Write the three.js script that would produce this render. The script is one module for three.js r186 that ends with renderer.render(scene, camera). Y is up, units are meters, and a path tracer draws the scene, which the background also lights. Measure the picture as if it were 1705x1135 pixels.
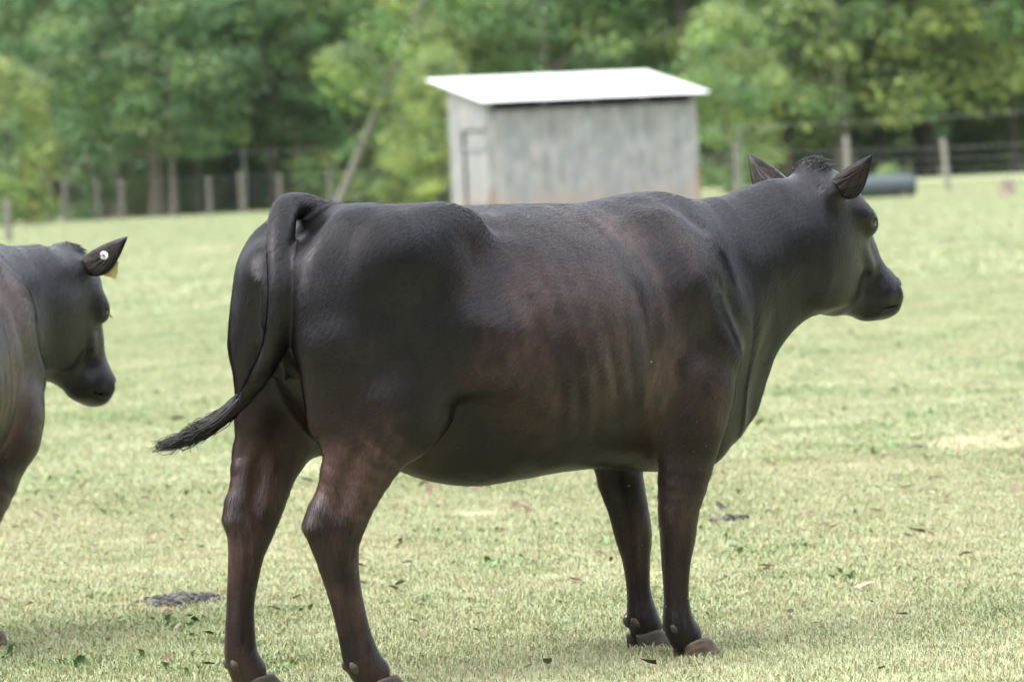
import * as THREE from 'three';
import { ImprovedNoise } from 'three/addons/math/ImprovedNoise.js';
import { mergeGeometries } from 'three/addons/utils/BufferGeometryUtils.js';

// ---------------------------------------------------------------- camera, sky, sun, exposure
const scene = new THREE.Scene();
const FOCAL = 7690, PHOTO_W = 1705, PHOTO_H = 1135;        // focal length in photograph pixels
const EYE = 1.45, PITCH = Math.atan(315 / FOCAL), ROLL = 2.7 * Math.PI / 180;
const camera = new THREE.PerspectiveCamera(2 * Math.atan(PHOTO_H / 2 / FOCAL) * 180 / Math.PI, PHOTO_W / PHOTO_H, 0.1, 3000);
camera.position.set(0, EYE, 0);
camera.rotation.order = 'YXZ';
camera.rotation.set(-PITCH, 0, -ROLL);
camera.focus = 12.7;
camera.userData.fStop = 5.2;
scene.add(camera);

const renderer = new THREE.WebGLRenderer({ antialias: true });
renderer.setSize(1024, 681);
renderer.toneMapping = THREE.LinearToneMapping;
renderer.toneMappingExposure = 2.7;
renderer.shadowMap.enabled = true;

const SUN = new THREE.Vector3(-0.55, 0.9, 0.42).normalize();
{ // bright, thinly clouded sky: palest round the veiled sun, a little bluer away from it
  const W = 512, H = 256, d = new Float32Array(W * H * 4), n = new ImprovedNoise(), dir = new THREE.Vector3();
  for (let j = 0; j < H; j++) for (let i = 0; i < W; i++) {
    const el = ((j + .5) / H - .5) * Math.PI, az = ((i + .5) / W - .5) * 2 * Math.PI;
    dir.set(Math.cos(el) * Math.cos(az), Math.sin(el), Math.cos(el) * Math.sin(az));
    const c = Math.max(0, dir.dot(SUN));
    const up = Math.max(0, dir.y);
    const q = 1 / (up + .25);
    const cl = n.noise(dir.x * q * 1.3 + 3.1, dir.z * q * 1.3, 4.2) * .5 + n.noise(dir.x * q * 3, dir.z * q * 3, 1.7) * .25;
    let L = .49 * (1 + 2 * up) * (1 + .22 * cl) + 1.3 * Math.pow(c, 7) + 1.5 * Math.pow(c, 40);
    const b = .10 * (1 - c) - .05 * cl;
    let r = L * (1 - b), g = L * (1 - b * .25), bl = L * (1 + b * .7);
    if (dir.y < 0) { const k = Math.min(1, -dir.y * 12); r = r * (1 - k) + .11 * k; g = g * (1 - k) + .13 * k; bl = bl * (1 - k) + .07 * k; }
    const o = (j * W + i) * 4; d[o] = r; d[o + 1] = g; d[o + 2] = bl; d[o + 3] = 1;
  }
  const t = new THREE.DataTexture(d, W, H, THREE.RGBAFormat, THREE.FloatType);
  t.mapping = THREE.EquirectangularReflectionMapping; t.magFilter = THREE.LinearFilter; t.needsUpdate = true;
  scene.background = t; scene.environment = t;
}
const sun = new THREE.DirectionalLight(new THREE.Color(1, .95, .86), .95);
sun.position.copy(SUN).multiplyScalar(60).add(new THREE.Vector3(0, 0, -40));
sun.target.position.set(0, 0, -40);
sun.castShadow = true; sun.shadow.radius = 70; sun.shadow.mapSize.set(2048, 2048);
Object.assign(sun.shadow.camera, { left: -60, right: 60, top: 60, bottom: -60, near: 1, far: 250 });
scene.add(sun, sun.target);

scene.fog = new THREE.FogExp2(new THREE.Color(.86, .92, .93), .00006);   // damp summer air

// ---------------------------------------------------------------- helpers
function rng(seed) { let a = seed >>> 0; return () => { a = (a + 0x6D2B79F5) | 0; let t = Math.imul(a ^ (a >>> 15), 1 | a); t = (t + Math.imul(t ^ (t >>> 7), 61 | t)) ^ t; return ((t ^ (t >>> 14)) >>> 0) / 4294967296; }; }
const noise = new ImprovedNoise();
const N3 = (x, y, z) => noise.noise(x + 31.7, y + 17.3, z + 9.1);
const fbm = (x, y, z, o = 4) => { let s = 0, a = .5; for (let i = 0; i < o; i++) { s += a * N3(x, y, z); x *= 2.03; y *= 2.03; z *= 2.03; a *= .5; } return s; };
const clamp = (v, a = 0, b = 1) => v < a ? a : v > b ? b : v;
const smooth = (a, b, v) => { const t = clamp((v - a) / (b - a)); return t * t * (3 - 2 * t); };
const lerp = (a, b, t) => a + (b - a) * t;
const taken = {};
function numbered(n) { const k = taken[n] = (taken[n] ?? -1) + 1; return k ? `${n}_${String(k).padStart(3, '0')}` : n; }
function shade(o) { o.traverse(c => { if (c.isMesh) { c.castShadow = c.receiveShadow = true; } }); return o; }
function mesh(name, geo, mat, parent) { const m = new THREE.Mesh(geo, mat); m.name = name; m.castShadow = m.receiveShadow = true; if (parent) parent.add(m); return m; }
function tag(o, label, category, group) { o.userData.label = label; o.userData.category = category; if (group) o.userData.group = group; return o; }
function thing(name, label, category, pos = [0, 0, 0], turn = 0, group) { const g = new THREE.Group(); g.name = numbered(name); g.position.set(...pos); g.rotation.y = turn; tag(g, label, category, group); scene.add(g); return g; }
const linear = (r, g, b) => new THREE.Color().setRGB(r, g, b);
// a photograph pixel as a point on the ground (height y), for laying things out
const camM = new THREE.Matrix4().makeRotationFromEuler(camera.rotation);
function pixelRay(px, py) { return new THREE.Vector3((px - PHOTO_W / 2) / FOCAL, -(py - PHOTO_H / 2) / FOCAL, -1).applyMatrix4(camM); }
function onGround(px, py, y = 0) { const r = pixelRay(px, py); return r.multiplyScalar((y - EYE) / r.y).setY(y); }
// the ground point at distance d below the pixel column px (taken near the horizon)
function atDistance(px, d) { let y = 300; for (let k = 0; k < 6; k++) { const r = pixelRay(px, y); const p = new THREE.Vector3(r.x * d / -r.z, 0, -d); const q = p.clone().sub(camera.position).applyMatrix4(camM.clone().transpose()); y = PHOTO_H / 2 - FOCAL * q.y / -q.z; } const r = pixelRay(px, y); return new THREE.Vector3(r.x * d / -r.z, 0, -d); }

function loft(rings, capEnds = true) { // rings: arrays of [x,y,z]
  const m = rings[0].length, P = [], I = [];
  for (const r of rings) for (const q of r) P.push(...q);
  for (let i = 0; i + 1 < rings.length; i++) for (let j = 0; j < m; j++) { const a = i * m + j, b = i * m + (j + 1) % m, c = a + m, d = b + m; I.push(a, b, c, b, d, c); }
  if (capEnds) for (const [ri, flip] of [[0, 1], [rings.length - 1, 0]]) { const c = P.length / 3, r = rings[ri]; P.push(...[0, 1, 2].map(k => r.reduce((s, q) => s + q[k], 0) / m)); for (let j = 0; j < m; j++) { const a = ri * m + j, b = ri * m + (j + 1) % m; if (flip) I.push(a, c, b); else I.push(a, b, c); } }
  const g = new THREE.BufferGeometry(); g.setAttribute('position', new THREE.Float32BufferAttribute(P, 3)); g.setIndex(I); g.computeVertexNormals(); return g;
}
function colored(g, fn) { const p = g.attributes.position, c = new Float32Array(p.count * 3); for (let i = 0; i < p.count; i++) { const v = fn(p.getX(i), p.getY(i), p.getZ(i)); c[i * 3] = v[0]; c[i * 3 + 1] = v[1]; c[i * 3 + 2] = v[2]; } g.setAttribute('color', new THREE.BufferAttribute(c, 3)); return g; }
function strand(pts, r0, r1, seg = 6, rad = 4) {
  const c = new THREE.CatmullRomCurve3(pts.map(p => new THREE.Vector3(...p))), g = new THREE.TubeGeometry(c, seg, 1, rad, false), p = g.attributes.position, v = new THREE.Vector3();
  for (let i = 0; i <= seg; i++) { const t = i / seg, ctr = c.getPointAt(t), r = lerp(r0, r1, t); for (let j = 0; j <= rad; j++) { const k = i * (rad + 1) + j; v.fromBufferAttribute(p, k).sub(ctr).multiplyScalar(r).add(ctr); p.setXYZ(k, v.x, v.y, v.z); } }
  return g;
}
// ---------------------------------------------------------------- pasture
const patches = [ // bare or worn earth: [x, z, half length x, half length z, strength]
  ...[[1585, 319, 2.3, 1.4, .75], [1640, 322, 2.2, 1.3, .45], [348, 416, .75, 2.2, .65], [1500, 331, 1.2, 1.2, .4], [1050, 352, 3.4, 1.6, .6], [1680, 324, .9, .9, .5], [1620, 738, .35, .7, .55], [790, 856, .14, .2, .8], [1290, 1085, .06, .1, .7], [190, 745, .12, .2, .5], [800, 1030, .07, .1, .5], [1010, 1020, .1, .12, .35], [500, 1065, .12, .14, .45], [1480, 900, .2, .25, .3], [620, 700, .2, .4, .35], [1350, 800, .2, .3, .35], [300, 1003, .13, .2, 1.1], [1222, 868, .08, .11, 1.1], [1524, 750, .05, .1, 1.1]].map(([px, py, a, b, s]) => { const p = onGround(px, py); return [p.x, p.z, a, b, s]; })];
function worn(x, z) { let w = 0; for (const [px, pz, a, b, s] of patches) { const q = Math.hypot((x - px) / a, (z - pz) / b) + .45 * fbm(x * 2.2, 3, z * 2.2, 3); w = Math.max(w, s * smooth(1.15, .55, q)); } return Math.max(w, .5 * smooth(.24, .42, fbm(x * 1.25 + 7, 4, z * .8, 4)), .75 * smooth(.36, .5, fbm(x * 3.1 + 2, 8, z * 2.1, 3))); }
const lay = (x, z) => .012 * fbm(x * .35, 1, z * .35, 3) * smooth(9, 16, -z);
{ // one sheet, finely divided where it is seen near
  const xs = [], zs = [];
  for (let i = -60; i <= 60; i++) { const t = i / 60; xs.push(14 * t + 486 * Math.pow(Math.abs(t), 4) * Math.sign(t)); }
  for (let i = 0; i <= 150; i++) { const t = i / 150; zs.push(40 - 8 * 0 - (46 + 0) * Math.min(1, t / .12) - (t > .12 ? 130 * Math.pow((t - .12) / .88, 1.7) + 700 * Math.pow((t - .12) / .88, 12) : 0)); }
  const P = [], U = [], I = [], C = [], nx = xs.length;
  zs.forEach((z, j) => xs.forEach((x, i) => { P.push(x, lay(x, z), z); U.push(x / 3.1, z / 3.1); const w = worn(x, z) * .8, v = 1 + .16 * fbm(x * .22, 5, z * .13, 3); C.push(lerp(1, 1.22, w) * v, lerp(1, .80, w) * v, lerp(1, 1.0, w) * v); if (i && j) { const a = j * nx + i; I.push(a - nx - 1, a - nx, a, a - nx - 1, a, a - 1); } }));
  const g = new THREE.BufferGeometry(); g.setAttribute('position', new THREE.Float32BufferAttribute(P, 3)); g.setAttribute('uv', new THREE.Float32BufferAttribute(U, 2)); g.setAttribute('color', new THREE.Float32BufferAttribute(C, 3)); g.setIndex(I); g.computeVertexNormals();
  if (g.attributes.normal.getY(0) < 0) { g.index.array.reverse(); g.computeVertexNormals(); }
  const S = 1024, d = new Uint8Array(S * S * 4), r = rng(11), base = new Float32Array(S * S * 3);
  const per = (x, y, f, o) => N3(Math.cos(x * 6.2832) * f + o, Math.sin(x * 6.2832) * f + Math.cos(y * 6.2832) * f * 1.3, Math.sin(y * 6.2832) * f * 1.3 + o);
  for (let j = 0; j < S; j++) for (let i = 0; i < S; i++) { const u = i / S, v = j / S, a = per(u, v, 1.6, 2) * .6 + per(u, v, 5, 7) * .5, b = per(u, v, 3.2, 14) * .7 + per(u, v, 11, 3) * .4, k = (j * S + i) * 3, soil = smooth(.25, .6, b), straw = smooth(-.2, .5, a); base[k] = lerp(lerp(.30, .42, straw), .36, soil); base[k + 1] = lerp(lerp(.355, .43, straw), .30, soil); base[k + 2] = lerp(lerp(.18, .27, straw), .20, soil); }
  const cols = [[.27, .35, .14], [.38, .42, .21], [.48, .45, .29], [.20, .28, .11], [.52, .50, .34], [.30, .21, .14]];
  for (let n = 0; n < 52000; n++) { let x = r() * S, y = r() * S; const a = r() * 6.283, l = 5 + r() * 14, c = cols[Math.min(5, (r() * 5.3) | 0)], dx = Math.cos(a), dy = Math.sin(a); for (let s = 0; s < l; s++) { const k = (((y | 0) & (S - 1)) * S + ((x | 0) & (S - 1))) * 3; for (let q = 0; q < 3; q++) base[k + q] = lerp(base[k + q], c[q], .7); x += dx; y += dy; } }
  const sr = v => 255 * (v <= .0031308 ? v * 12.92 : 1.055 * Math.pow(v, 1 / 2.4) - .055);
  for (let i = 0; i < S * S; i++) { for (let q = 0; q < 3; q++) d[i * 4 + q] = clamp(sr(base[i * 3 + q]), 0, 255); d[i * 4 + 3] = 255; }
  const t = new THREE.DataTexture(d, S, S, THREE.RGBAFormat); t.colorSpace = THREE.SRGBColorSpace; t.wrapS = t.wrapT = THREE.RepeatWrapping; t.magFilter = THREE.LinearFilter; t.needsUpdate = true;
  const m = mesh('pasture_ground', g, new THREE.MeshStandardMaterial({ map: t, vertexColors: true, roughness: 1, color: linear(.78, .76, .76) }), scene); m.userData.kind = 'structure'; m.userData.label = 'short pale green pasture with worn earthy patches'; m.userData.category = 'ground';
}
// tufts of short grass, thick where seen near
function bladeGeometry(r, n, spread, hMin, hMax, w, lean) {
  const P = [], I = [], C = [];
  for (let k = 0; k < n; k++) {
    const a = r() * 6.283, q = Math.sqrt(r()) * spread, x = Math.cos(a) * q, z = Math.sin(a) * q, h = lerp(hMin, hMax, r() * r()), d = r() * 6.283, l = lean * (.3 + r()), dx = Math.cos(d) * l, dz = Math.sin(d) * l, s = r() * 6.283, wx = Math.cos(s) * w * (.6 + .8 * r()), wz = Math.sin(s) * w * (.6 + .8 * r()), o = P.length / 3, t = .90 + .2 * r();
    P.push(x - wx, -.004, z - wz, x + wx, -.004, z + wz, x - wx * .85 + dx * h * .35, h * .6, z - wz * .85 + dz * h * .35, x + wx * .85 + dx * h * .35, h * .6, z + wz * .85 + dz * h * .35, x + dx * h * 1.1, h * (1 - .25 * l), z + dz * h * 1.1);
    I.push(o, o + 1, o + 3, o, o + 3, o + 2, o + 2, o + 3, o + 4);
    const yl = r() < .2 ? 1.25 : 1; for (let v = 0; v < 5; v++) C.push(t * yl, t, t * (yl > 1 ? .95 : 1));
  }
  const g = new THREE.BufferGeometry(); g.setAttribute('position', new THREE.Float32BufferAttribute(P, 3)); g.setAttribute('color', new THREE.Float32BufferAttribute(C, 3)); g.setIndex(I); g.computeVertexNormals(); return g;
}
const grassMat = new THREE.MeshStandardMaterial({ vertexColors: true, roughness: .75, side: THREE.DoubleSide }); grassMat.name = 'grass_blade';
function grassField(name, label, d0, d1, density, geo, sc, seed, filter, tint) {
  const r = rng(seed), M = [], C = [], m4 = new THREE.Matrix4(), q = new THREE.Quaternion(), up = new THREE.Vector3(0, 1, 0), half = d => d * .1109 + 1.1, total = Math.round(density * (d1 - d0) * (half(d0) + half(d1)));
  for (let k = 0; k < total; k++) {
    const d = Math.sqrt(lerp(d0 * d0, d1 * d1, r())), x = (r() * 2 - 1) * half(d), z = -d, w = worn(x, z), pick = r();
    const clump = fbm(x * 1.1, 9, z * .8, 3), fine = fbm(x * 4.2, 2, z * 3.1, 2);
    if (pick < w * .92 || (filter && !filter(x, z, clump, fine, r()))) { r(); continue; }
    q.setFromAxisAngle(up, r() * 6.283); const s = sc * (.7 + .6 * r()) * (1 + .5 * clump) * (1 - .4 * w);
    m4.compose(new THREE.Vector3(x, lay(x, z), z), q, new THREE.Vector3(s, s * (.8 + .4 * r()), s)); M.push(...m4.elements);
    const g = clump * .65 + fine * .5 + (r() - .5) * .4; // green to straw
    let c = g > .28 ? tint[0] : g > -.10 ? tint[1] : g > -.42 ? tint[2] : tint[3]; const v = .85 + .3 * r();
    c = c.map((e, i) => lerp(e, tint[3][i], w * .5)); C.push(c[0] * v, c[1] * v, c[2] * v);
  }
  const n = M.length / 16, o = new THREE.InstancedMesh(geo, grassMat, n); o.name = name; o.instanceMatrix = new THREE.InstancedBufferAttribute(new Float32Array(M), 16); o.instanceColor = new THREE.InstancedBufferAttribute(new Float32Array(C), 3);
  o.castShadow = o.receiveShadow = true; o.userData = { kind: 'stuff', label, category: 'grass' }; scene.add(o); return n;
}
const tints = [[.210, .276, .125], [.275, .318, .180], [.320, .338, .212], [.345, .325, .225]];
{ const r = rng(3);
  grassField('short_grass', 'short pale pasture grass round the hooves', 8.8, 21, 950, bladeGeometry(r, 20, .07, .007, .025, .0014, 1.0), 1, 101, null, tints);
  grassField('middle_grass', 'short pale pasture grass beyond the cattle', 21, 46, 230, bladeGeometry(r, 18, .11, .009, .030, .0036, .9), 1.1, 102, null, tints);
  grassField('far_grass', 'short pale pasture grass below the fence', 46, 135, 30, bladeGeometry(r, 18, .26, .010, .038, .009, .8), 1.2, 103, null, tints);
  grassField('broad_weeds', 'darker broad leaved weeds scattered in the grass', 9, 40, 26, bladeGeometry(r, 9, .04, .014, .045, .007, 1.4), 1, 104, (x, z, c, f) => c + f > .18, [[.13, .215, .085], [.15, .225, .09], [.16, .23, .10], [.17, .235, .11]]);
}
// dry leaves, stalks and crumbs of dirt
{ const r = rng(21), leaf = [], P = [], I = [];
  const g = new THREE.BufferGeometry(); for (const [x, y, z] of [[-1, 0, 0], [-.35, .32, .55], [.4, .28, .5], [1, .25, .05], [.4, .22, -.5], [-.35, .35, -.5], [0, .02, 0]]) P.push(x, y, z); for (let k = 0; k < 6; k++) I.push(6, k, (k + 1) % 6);
  g.setAttribute('position', new THREE.Float32BufferAttribute(P, 3)); g.setIndex(I); g.computeVertexNormals();
  const M = [], C = [], m = new THREE.Matrix4(), q = new THREE.Quaternion(), e = new THREE.Euler();
  for (let k = 0; k < 2000; k++) { const near = r() < .5, d = near ? lerp(9, 22, r()) : lerp(20, 60, Math.pow(r(), 1.4)), x = (r() * 2 - 1) * (d * .1109 + 1), z = -d, c = fbm(x * 1.7 + 5, 2, z * 1.2, 3); if (r() > smooth(-.15, .4, c) + .14) continue;
    const s = (.008 + .02 * r() * r()) * (1 + d * .012); e.set((r() - .5) * .9, r() * 6.283, (r() - .5) * .9); q.setFromEuler(e); m.compose(new THREE.Vector3(x, lay(x, z) + .012 + .012 * r(), z), q, new THREE.Vector3(s * (1 + r()), s, s)); M.push(...m.elements); const t = r(); C.push(...(t < .5 ? [.10, .062, .038] : t < .85 ? [.18, .135, .085] : t < .9 ? [.27, .24, .17] : [.04, .03, .024])); }
  const o = new THREE.InstancedMesh(g, new THREE.MeshStandardMaterial({ roughness: .85, side: THREE.DoubleSide }), M.length / 16); o.name = 'fallen_leaves'; o.instanceMatrix = new THREE.InstancedBufferAttribute(new Float32Array(M), 16); o.instanceColor = new THREE.InstancedBufferAttribute(new Float32Array(C), 3); o.castShadow = o.receiveShadow = true; o.userData = { kind: 'stuff', label: 'dry brown leaves and crumbs lying in the grass', category: 'leaves' }; scene.add(o);
}
// dried dung: a low crust of lumps
const dungMat = new THREE.MeshStandardMaterial({ vertexColors: true, roughness: .92 });
function dung(px, py, rx, rz, h, label, seed) {
  const p = onGround(px, py), r = rng(seed * 7), G = [], n = Math.round(2600 * rx * rz * 4);
  for (let k = 0; k < n; k++) { const a = r() * 6.283, q = Math.sqrt(r()), x = Math.cos(a) * q * rx, z = Math.sin(a) * q * rz; if (fbm(x * 9 + seed, 2, z * 7, 3) - (q - .6) * .9 < -.1) continue; const s = (.006 + .016 * r() * r()) * (1.15 - .4 * q), g = new THREE.IcosahedronGeometry(1, 1); { const v = g.attributes.position; for (let i = 0; i < v.count; i++) { const d = 1 + .45 * N3(v.getX(i) * 1.4 + k, v.getY(i) * 1.4, v.getZ(i) * 1.4); v.setXYZ(i, v.getX(i) * d * (1 + .5 * ((k * 7) % 3) / 2), v.getY(i) * d * .7, v.getZ(i) * d); } } g.deleteAttribute('uv'); g.scale(s, s, s); g.rotateY(r() * 6.283); g.translate(x, s * .45 + h * .3 * (1 - q) * r(), z); g.computeVertexNormals(); const t = r(), c = t < .45 ? [.014, .012, .011] : t < .8 ? [.05, .046, .042] : [.115, .108, .10]; G.push(colored(g, () => c)); }
  const root = mesh(numbered('dried_dung'), mergeGeometries(G), dungMat, scene); root.position.set(p.x, 0, p.z); return tag(root, label, 'dung', 'dried dung in the pasture');
}
dung(298, 1003, .165, .26, .040, 'broad dark grey dried dung crust beside the left hind hoof', 3);
dung(1222, 866, .10, .12, .032, 'thin grey dried dung strip behind the front legs of the cow', 8);
dung(1524, 749, .05, .12, .038, 'small dark dried dung pat in open grass past the muzzle', 12);

// ---------------------------------------------------------------- shed
const grain = (() => { // weathered boards: grey grain with clay splashed up from the ground; v runs up the board in metres (0 to 4)
  const W = 512, H = 1024, d = new Uint8Array(W * H * 4);
  for (let j = 0; j < H; j++) for (let i = 0; i < W; i++) { const u = i / W * 4, v = j / H * 4, a = fbm(u * 26, v * 1.3, 1, 4), b = fbm(u * 3, v * 2.2, 7, 3), st = smooth(.75, .12, v + .9 * fbm(u * 1.8, v * 2.5, 3, 4) + .25 * fbm(u * 14, v * 3, 5, 2)), warmth = fbm(u * 1.1, v * 1.4, 21, 3), k = .33 + .14 * a + .20 * b + .05 * warmth, o = (j * W + i) * 4, c = [lerp(k * (1 + .10 * warmth), .42, st * .6), lerp(k * 1.005, .34, st * .6), lerp(k * 1.04, .30, st * .6)]; for (let q = 0; q < 3; q++) d[o + q] = clamp(255 * (1.055 * Math.pow(clamp(c[q], .002), 1 / 2.4) - .055), 0, 255); d[o + 3] = 255; }
  const t = new THREE.DataTexture(d, W, H, THREE.RGBAFormat); t.colorSpace = THREE.SRGBColorSpace; t.wrapS = t.wrapT = THREE.RepeatWrapping; t.magFilter = THREE.LinearFilter; t.needsUpdate = true; return t;
})();
const boardMats = [0, 1, 2].map(k => new THREE.MeshStandardMaterial({ map: grain, roughness: .85, color: linear(...[[.68, .68, .68], [.63, .64, .65], [.72, .71, .69]][k]) }));
const beamMat = new THREE.MeshStandardMaterial({ color: linear(.24, .22, .2), roughness: .9 }), roofMat = new THREE.MeshStandardMaterial({ color: linear(.6, .61, .62), roughness: .42, metalness: .15 }), rustMat = new THREE.MeshStandardMaterial({ color: linear(.23, .155, .115), roughness: .9 }), ironMat = new THREE.MeshStandardMaterial({ color: linear(.08, .075, .07), roughness: .6, metalness: .6 });
{
  const D = 98.5, fl = atDistance(817, D), turn = 20 * Math.PI / 180, L = 4.86, Wd = 2.4, hF = 2.47, slope = .16;
  const shed = thing('livestock_shed', 'small grey board shed with a sloping white metal roof in the pasture', 'shed', [fl.x, 0, fl.z], turn);
  const r = rng(8); let k = 0;
  const box = (w, h, d, u0, v0) => { const g = new THREE.BoxGeometry(w, h, d), p = g.attributes.position, uv = g.attributes.uv; for (let i = 0; i < p.count; i++) uv.setXY(i, (u0 + p.getX(i) + p.getZ(i)) / 4, (v0 + p.getY(i) + h / 2) / 4); return g; };
  const top = z => hF + .10 + slope * -z; // underside of the roof over depth z (negative to the back)
  // boards of the front and back
  for (const [z, gap] of [[0, .23], [-Wd, .02]]) { const wall = new THREE.Group(); wall.name = z ? 'back_wall' : 'front_wall'; shed.add(wall); const n = 24, bw = L / n; for (let i = 0; i < n; i++) { const h = top(z) - gap - .008 * r(), m = mesh('board', box(bw - .004 - .004 * r(), h, .024, i * .37, 0), boardMats[(r() * 3) | 0], wall); m.position.set((i + .5) * bw, h / 2, z + (z ? .0 : -.012) - .004 * r()); } }
  // sides; the near one has a doorway
  const doorZ0 = -.10, doorZ1 = -1.62, doorH = 1.95;
  for (const x of [.012, L - .012]) { const wall = new THREE.Group(); wall.name = x < 1 ? 'door_side_wall' : 'plain_side_wall'; shed.add(wall); const n = 12, bw = (Wd - .03) / n; for (let i = 0; i < n; i++) { const z = -.028 - (i + .5) * bw, isDoor = x < 1 && z < doorZ0 && z > doorZ1, h = top(z) - .03 - (isDoor ? doorH : 0), g = box(.024, h, bw - .005, i * .41 + 1, isDoor ? doorH : 0), m = mesh('board', g, boardMats[(r() * 3) | 0], wall); m.position.set(x - .004 * r(), h / 2 + (isDoor ? doorH : 0), z); } }
  const door = new THREE.Group(); door.name = 'door'; shed.add(door);
  { const n = 7, bw = (doorZ0 - doorZ1 - .16) / n; for (let i = 0; i < n; i++) mesh('board', box(.022, doorH - .07, bw - .004, i * .53 + 2, 0), boardMats[(i + 1) % 3], door).position.set(.05, (doorH - .07) / 2 + .03, doorZ0 - .03 - (i + .5) * bw);
    for (const y of [.4, 1.55]) mesh('ledge', box(.025, .12, n * bw - .06, 0, y), boardMats[1], door).position.set(.0255, y, doorZ0 - .03 - n * bw / 2); mesh('handle', new THREE.TorusGeometry(.06, .012, 8, 16, Math.PI).rotateZ(Math.PI / 2).rotateY(0), ironMat, door).position.set(-.012, 1.05, doorZ1 + .30); }
  // frame: corner posts, rafters
  for (const [x, z] of [[.07, -.075], [L - .07, -.075], [.07, -Wd + .065], [L - .07, -Wd + .065]]) mesh('corner_post', new THREE.BoxGeometry(.09, top(z) - .02, .09), beamMat, shed).position.set(x, (top(z) - .02) / 2, z);
  const len = Wd + 1.1, ang = Math.atan(slope);
  for (const x of [.07, 1.28, 2.43, 3.58, L - .07]) { const m = mesh('rafter', new THREE.BoxGeometry(.05, .10, len - .1), boardMats[2], shed); m.position.set(x, top(-Wd / 2 - .26) - .052, -Wd / 2 - .26); m.rotation.x = ang; }
  // rusted strips at the wall corners
  mesh('corner_strip', new THREE.BoxGeometry(.07, .95, .006), rustMat, shed).position.set(L - .035, .50, .0045); mesh('corner_strip', new THREE.BoxGeometry(.10, .62, .006), rustMat, shed).position.set(.05, .33, .0045);
  // ribbed roof sheets
  const x0 = -.21, x1 = L + .21, n = 7, sw = (x1 - x0) / n;
  for (let i = 0; i < n; i++) { const s = new THREE.Shape(), prof = []; for (let q = 0; q <= 32; q++) { const t = q / 32, c = Math.cos(t * 4 * 2 * Math.PI); prof.push([t * sw, .010 * (c > .35 ? 1 : c < -.1 ? 0 : (c + .1) / .45)]); } s.moveTo(...prof[0]); prof.slice(1).forEach(p => s.lineTo(...p)); prof.reverse().forEach(p => s.lineTo(p[0], p[1] - .003)); s.closePath();
    const m = mesh('roof_sheet', new THREE.ExtrudeGeometry(s, { depth: len + .25, bevelEnabled: false }), roofMat, shed); m.geometry.translate(0, 0, -(len + .25)); m.position.set(x0 + i * sw, top(0) - slope * .32 + .012 + (i % 2) * .004, .32); m.rotation.x = ang; }
}

// ---------------------------------------------------------------- fence
const palePostMat = new THREE.MeshStandardMaterial({ color: linear(.18, .175, .155), roughness: .9 }), postMat = new THREE.MeshStandardMaterial({ color: linear(.13, .12, .11), roughness: .9 }), wireMat = new THREE.MeshStandardMaterial({ color: linear(.29, .31, .30), roughness: .6 });
{
  const fence = thing('wire_fence', 'wire fence on weathered wooden posts along the edge of the wood', 'fence', [0, 0, 0]), r = rng(14);
  const line = [[-190, 137], [-60, 137], [110, 137], [164, 136.5], [205, 137], [350, 137], [403, 137], [468, 137], [553, 136], [700, 134], [850, 131], [1000, 128], [1228, 124], [1415, 118], [1580, 111.6], [1760, 106], [1960, 100]].map(([px, d]) => atDistance(px, d));
  line.forEach((c, k) => { const h = k === 14 ? 1.28 : 1.08 + .22 * r() + (k > 11 ? .25 : 0), rad = .06 + .02 * r(), rings = [], M = 10, lx = (r() - .5) * .05 - (k === 14 ? .06 : 0), lz = (r() - .5) * .05;
    for (let q = 0; q <= 6; q++) { const t = q / 6, a = []; for (let m = 0; m < M; m++) { const an = m / M * 6.283, rr = rad * (1 - .12 * t) * (1 + .14 * N3(Math.cos(an) * 1.5 + k, t * 3, Math.sin(an) * 1.5)); a.push([Math.cos(an) * rr + lx * t * h, -.05 + t * (h + .05) + (q === 6 ? .02 * Math.sin(an + k) : 0), -Math.sin(an) * rr + lz * t * h]); } rings.push(a); }
    mesh('post', loft(rings), k > 12 && k < 15 ? palePostMat : postMat, fence).position.copy(c); });
  for (const [k, h] of [[1, 1.85], [6, 1.85], [10, 1.85], [12, 1.85], [16, 1.85]]) { const m = mesh('tall_rod', new THREE.CylinderGeometry(.012, .014, h, 8), wireMat, fence); m.position.copy(line[k]).add(new THREE.Vector3(.12, h / 2, .02)); }
  for (const [h, rr] of [[.30, .0025], [.55, .0025], [.80, .003], [1.05, .004], [1.80, .004]]) { const pts = line.map((c, k) => new THREE.Vector3(c.x, h + .012 * Math.sin(k * 2.1 + h), c.z + .09)); mesh('wire', new THREE.TubeGeometry(new THREE.CatmullRomCurve3(pts), 220, rr, 5), wireMat, fence); }
  const p = onGround(15, 402), rings = []; for (let q = 0; q <= 5; q++) { const t = q / 5, a = []; for (let m = 0; m < 10; m++) { const an = m / 10 * 6.283, rr = .07 * (1 + .12 * N3(Math.cos(an) * 1.5, t * 3, Math.sin(an) * 1.5)); a.push([Math.cos(an) * rr - .03 * t, -.05 + t * 1.0, -Math.sin(an) * rr]); } rings.push(a); }
  const post = mesh('lone_post', loft(rings), postMat, scene); post.position.copy(p); tag(post, 'short weathered post standing alone in the grass before the fence', 'post');
}
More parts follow.
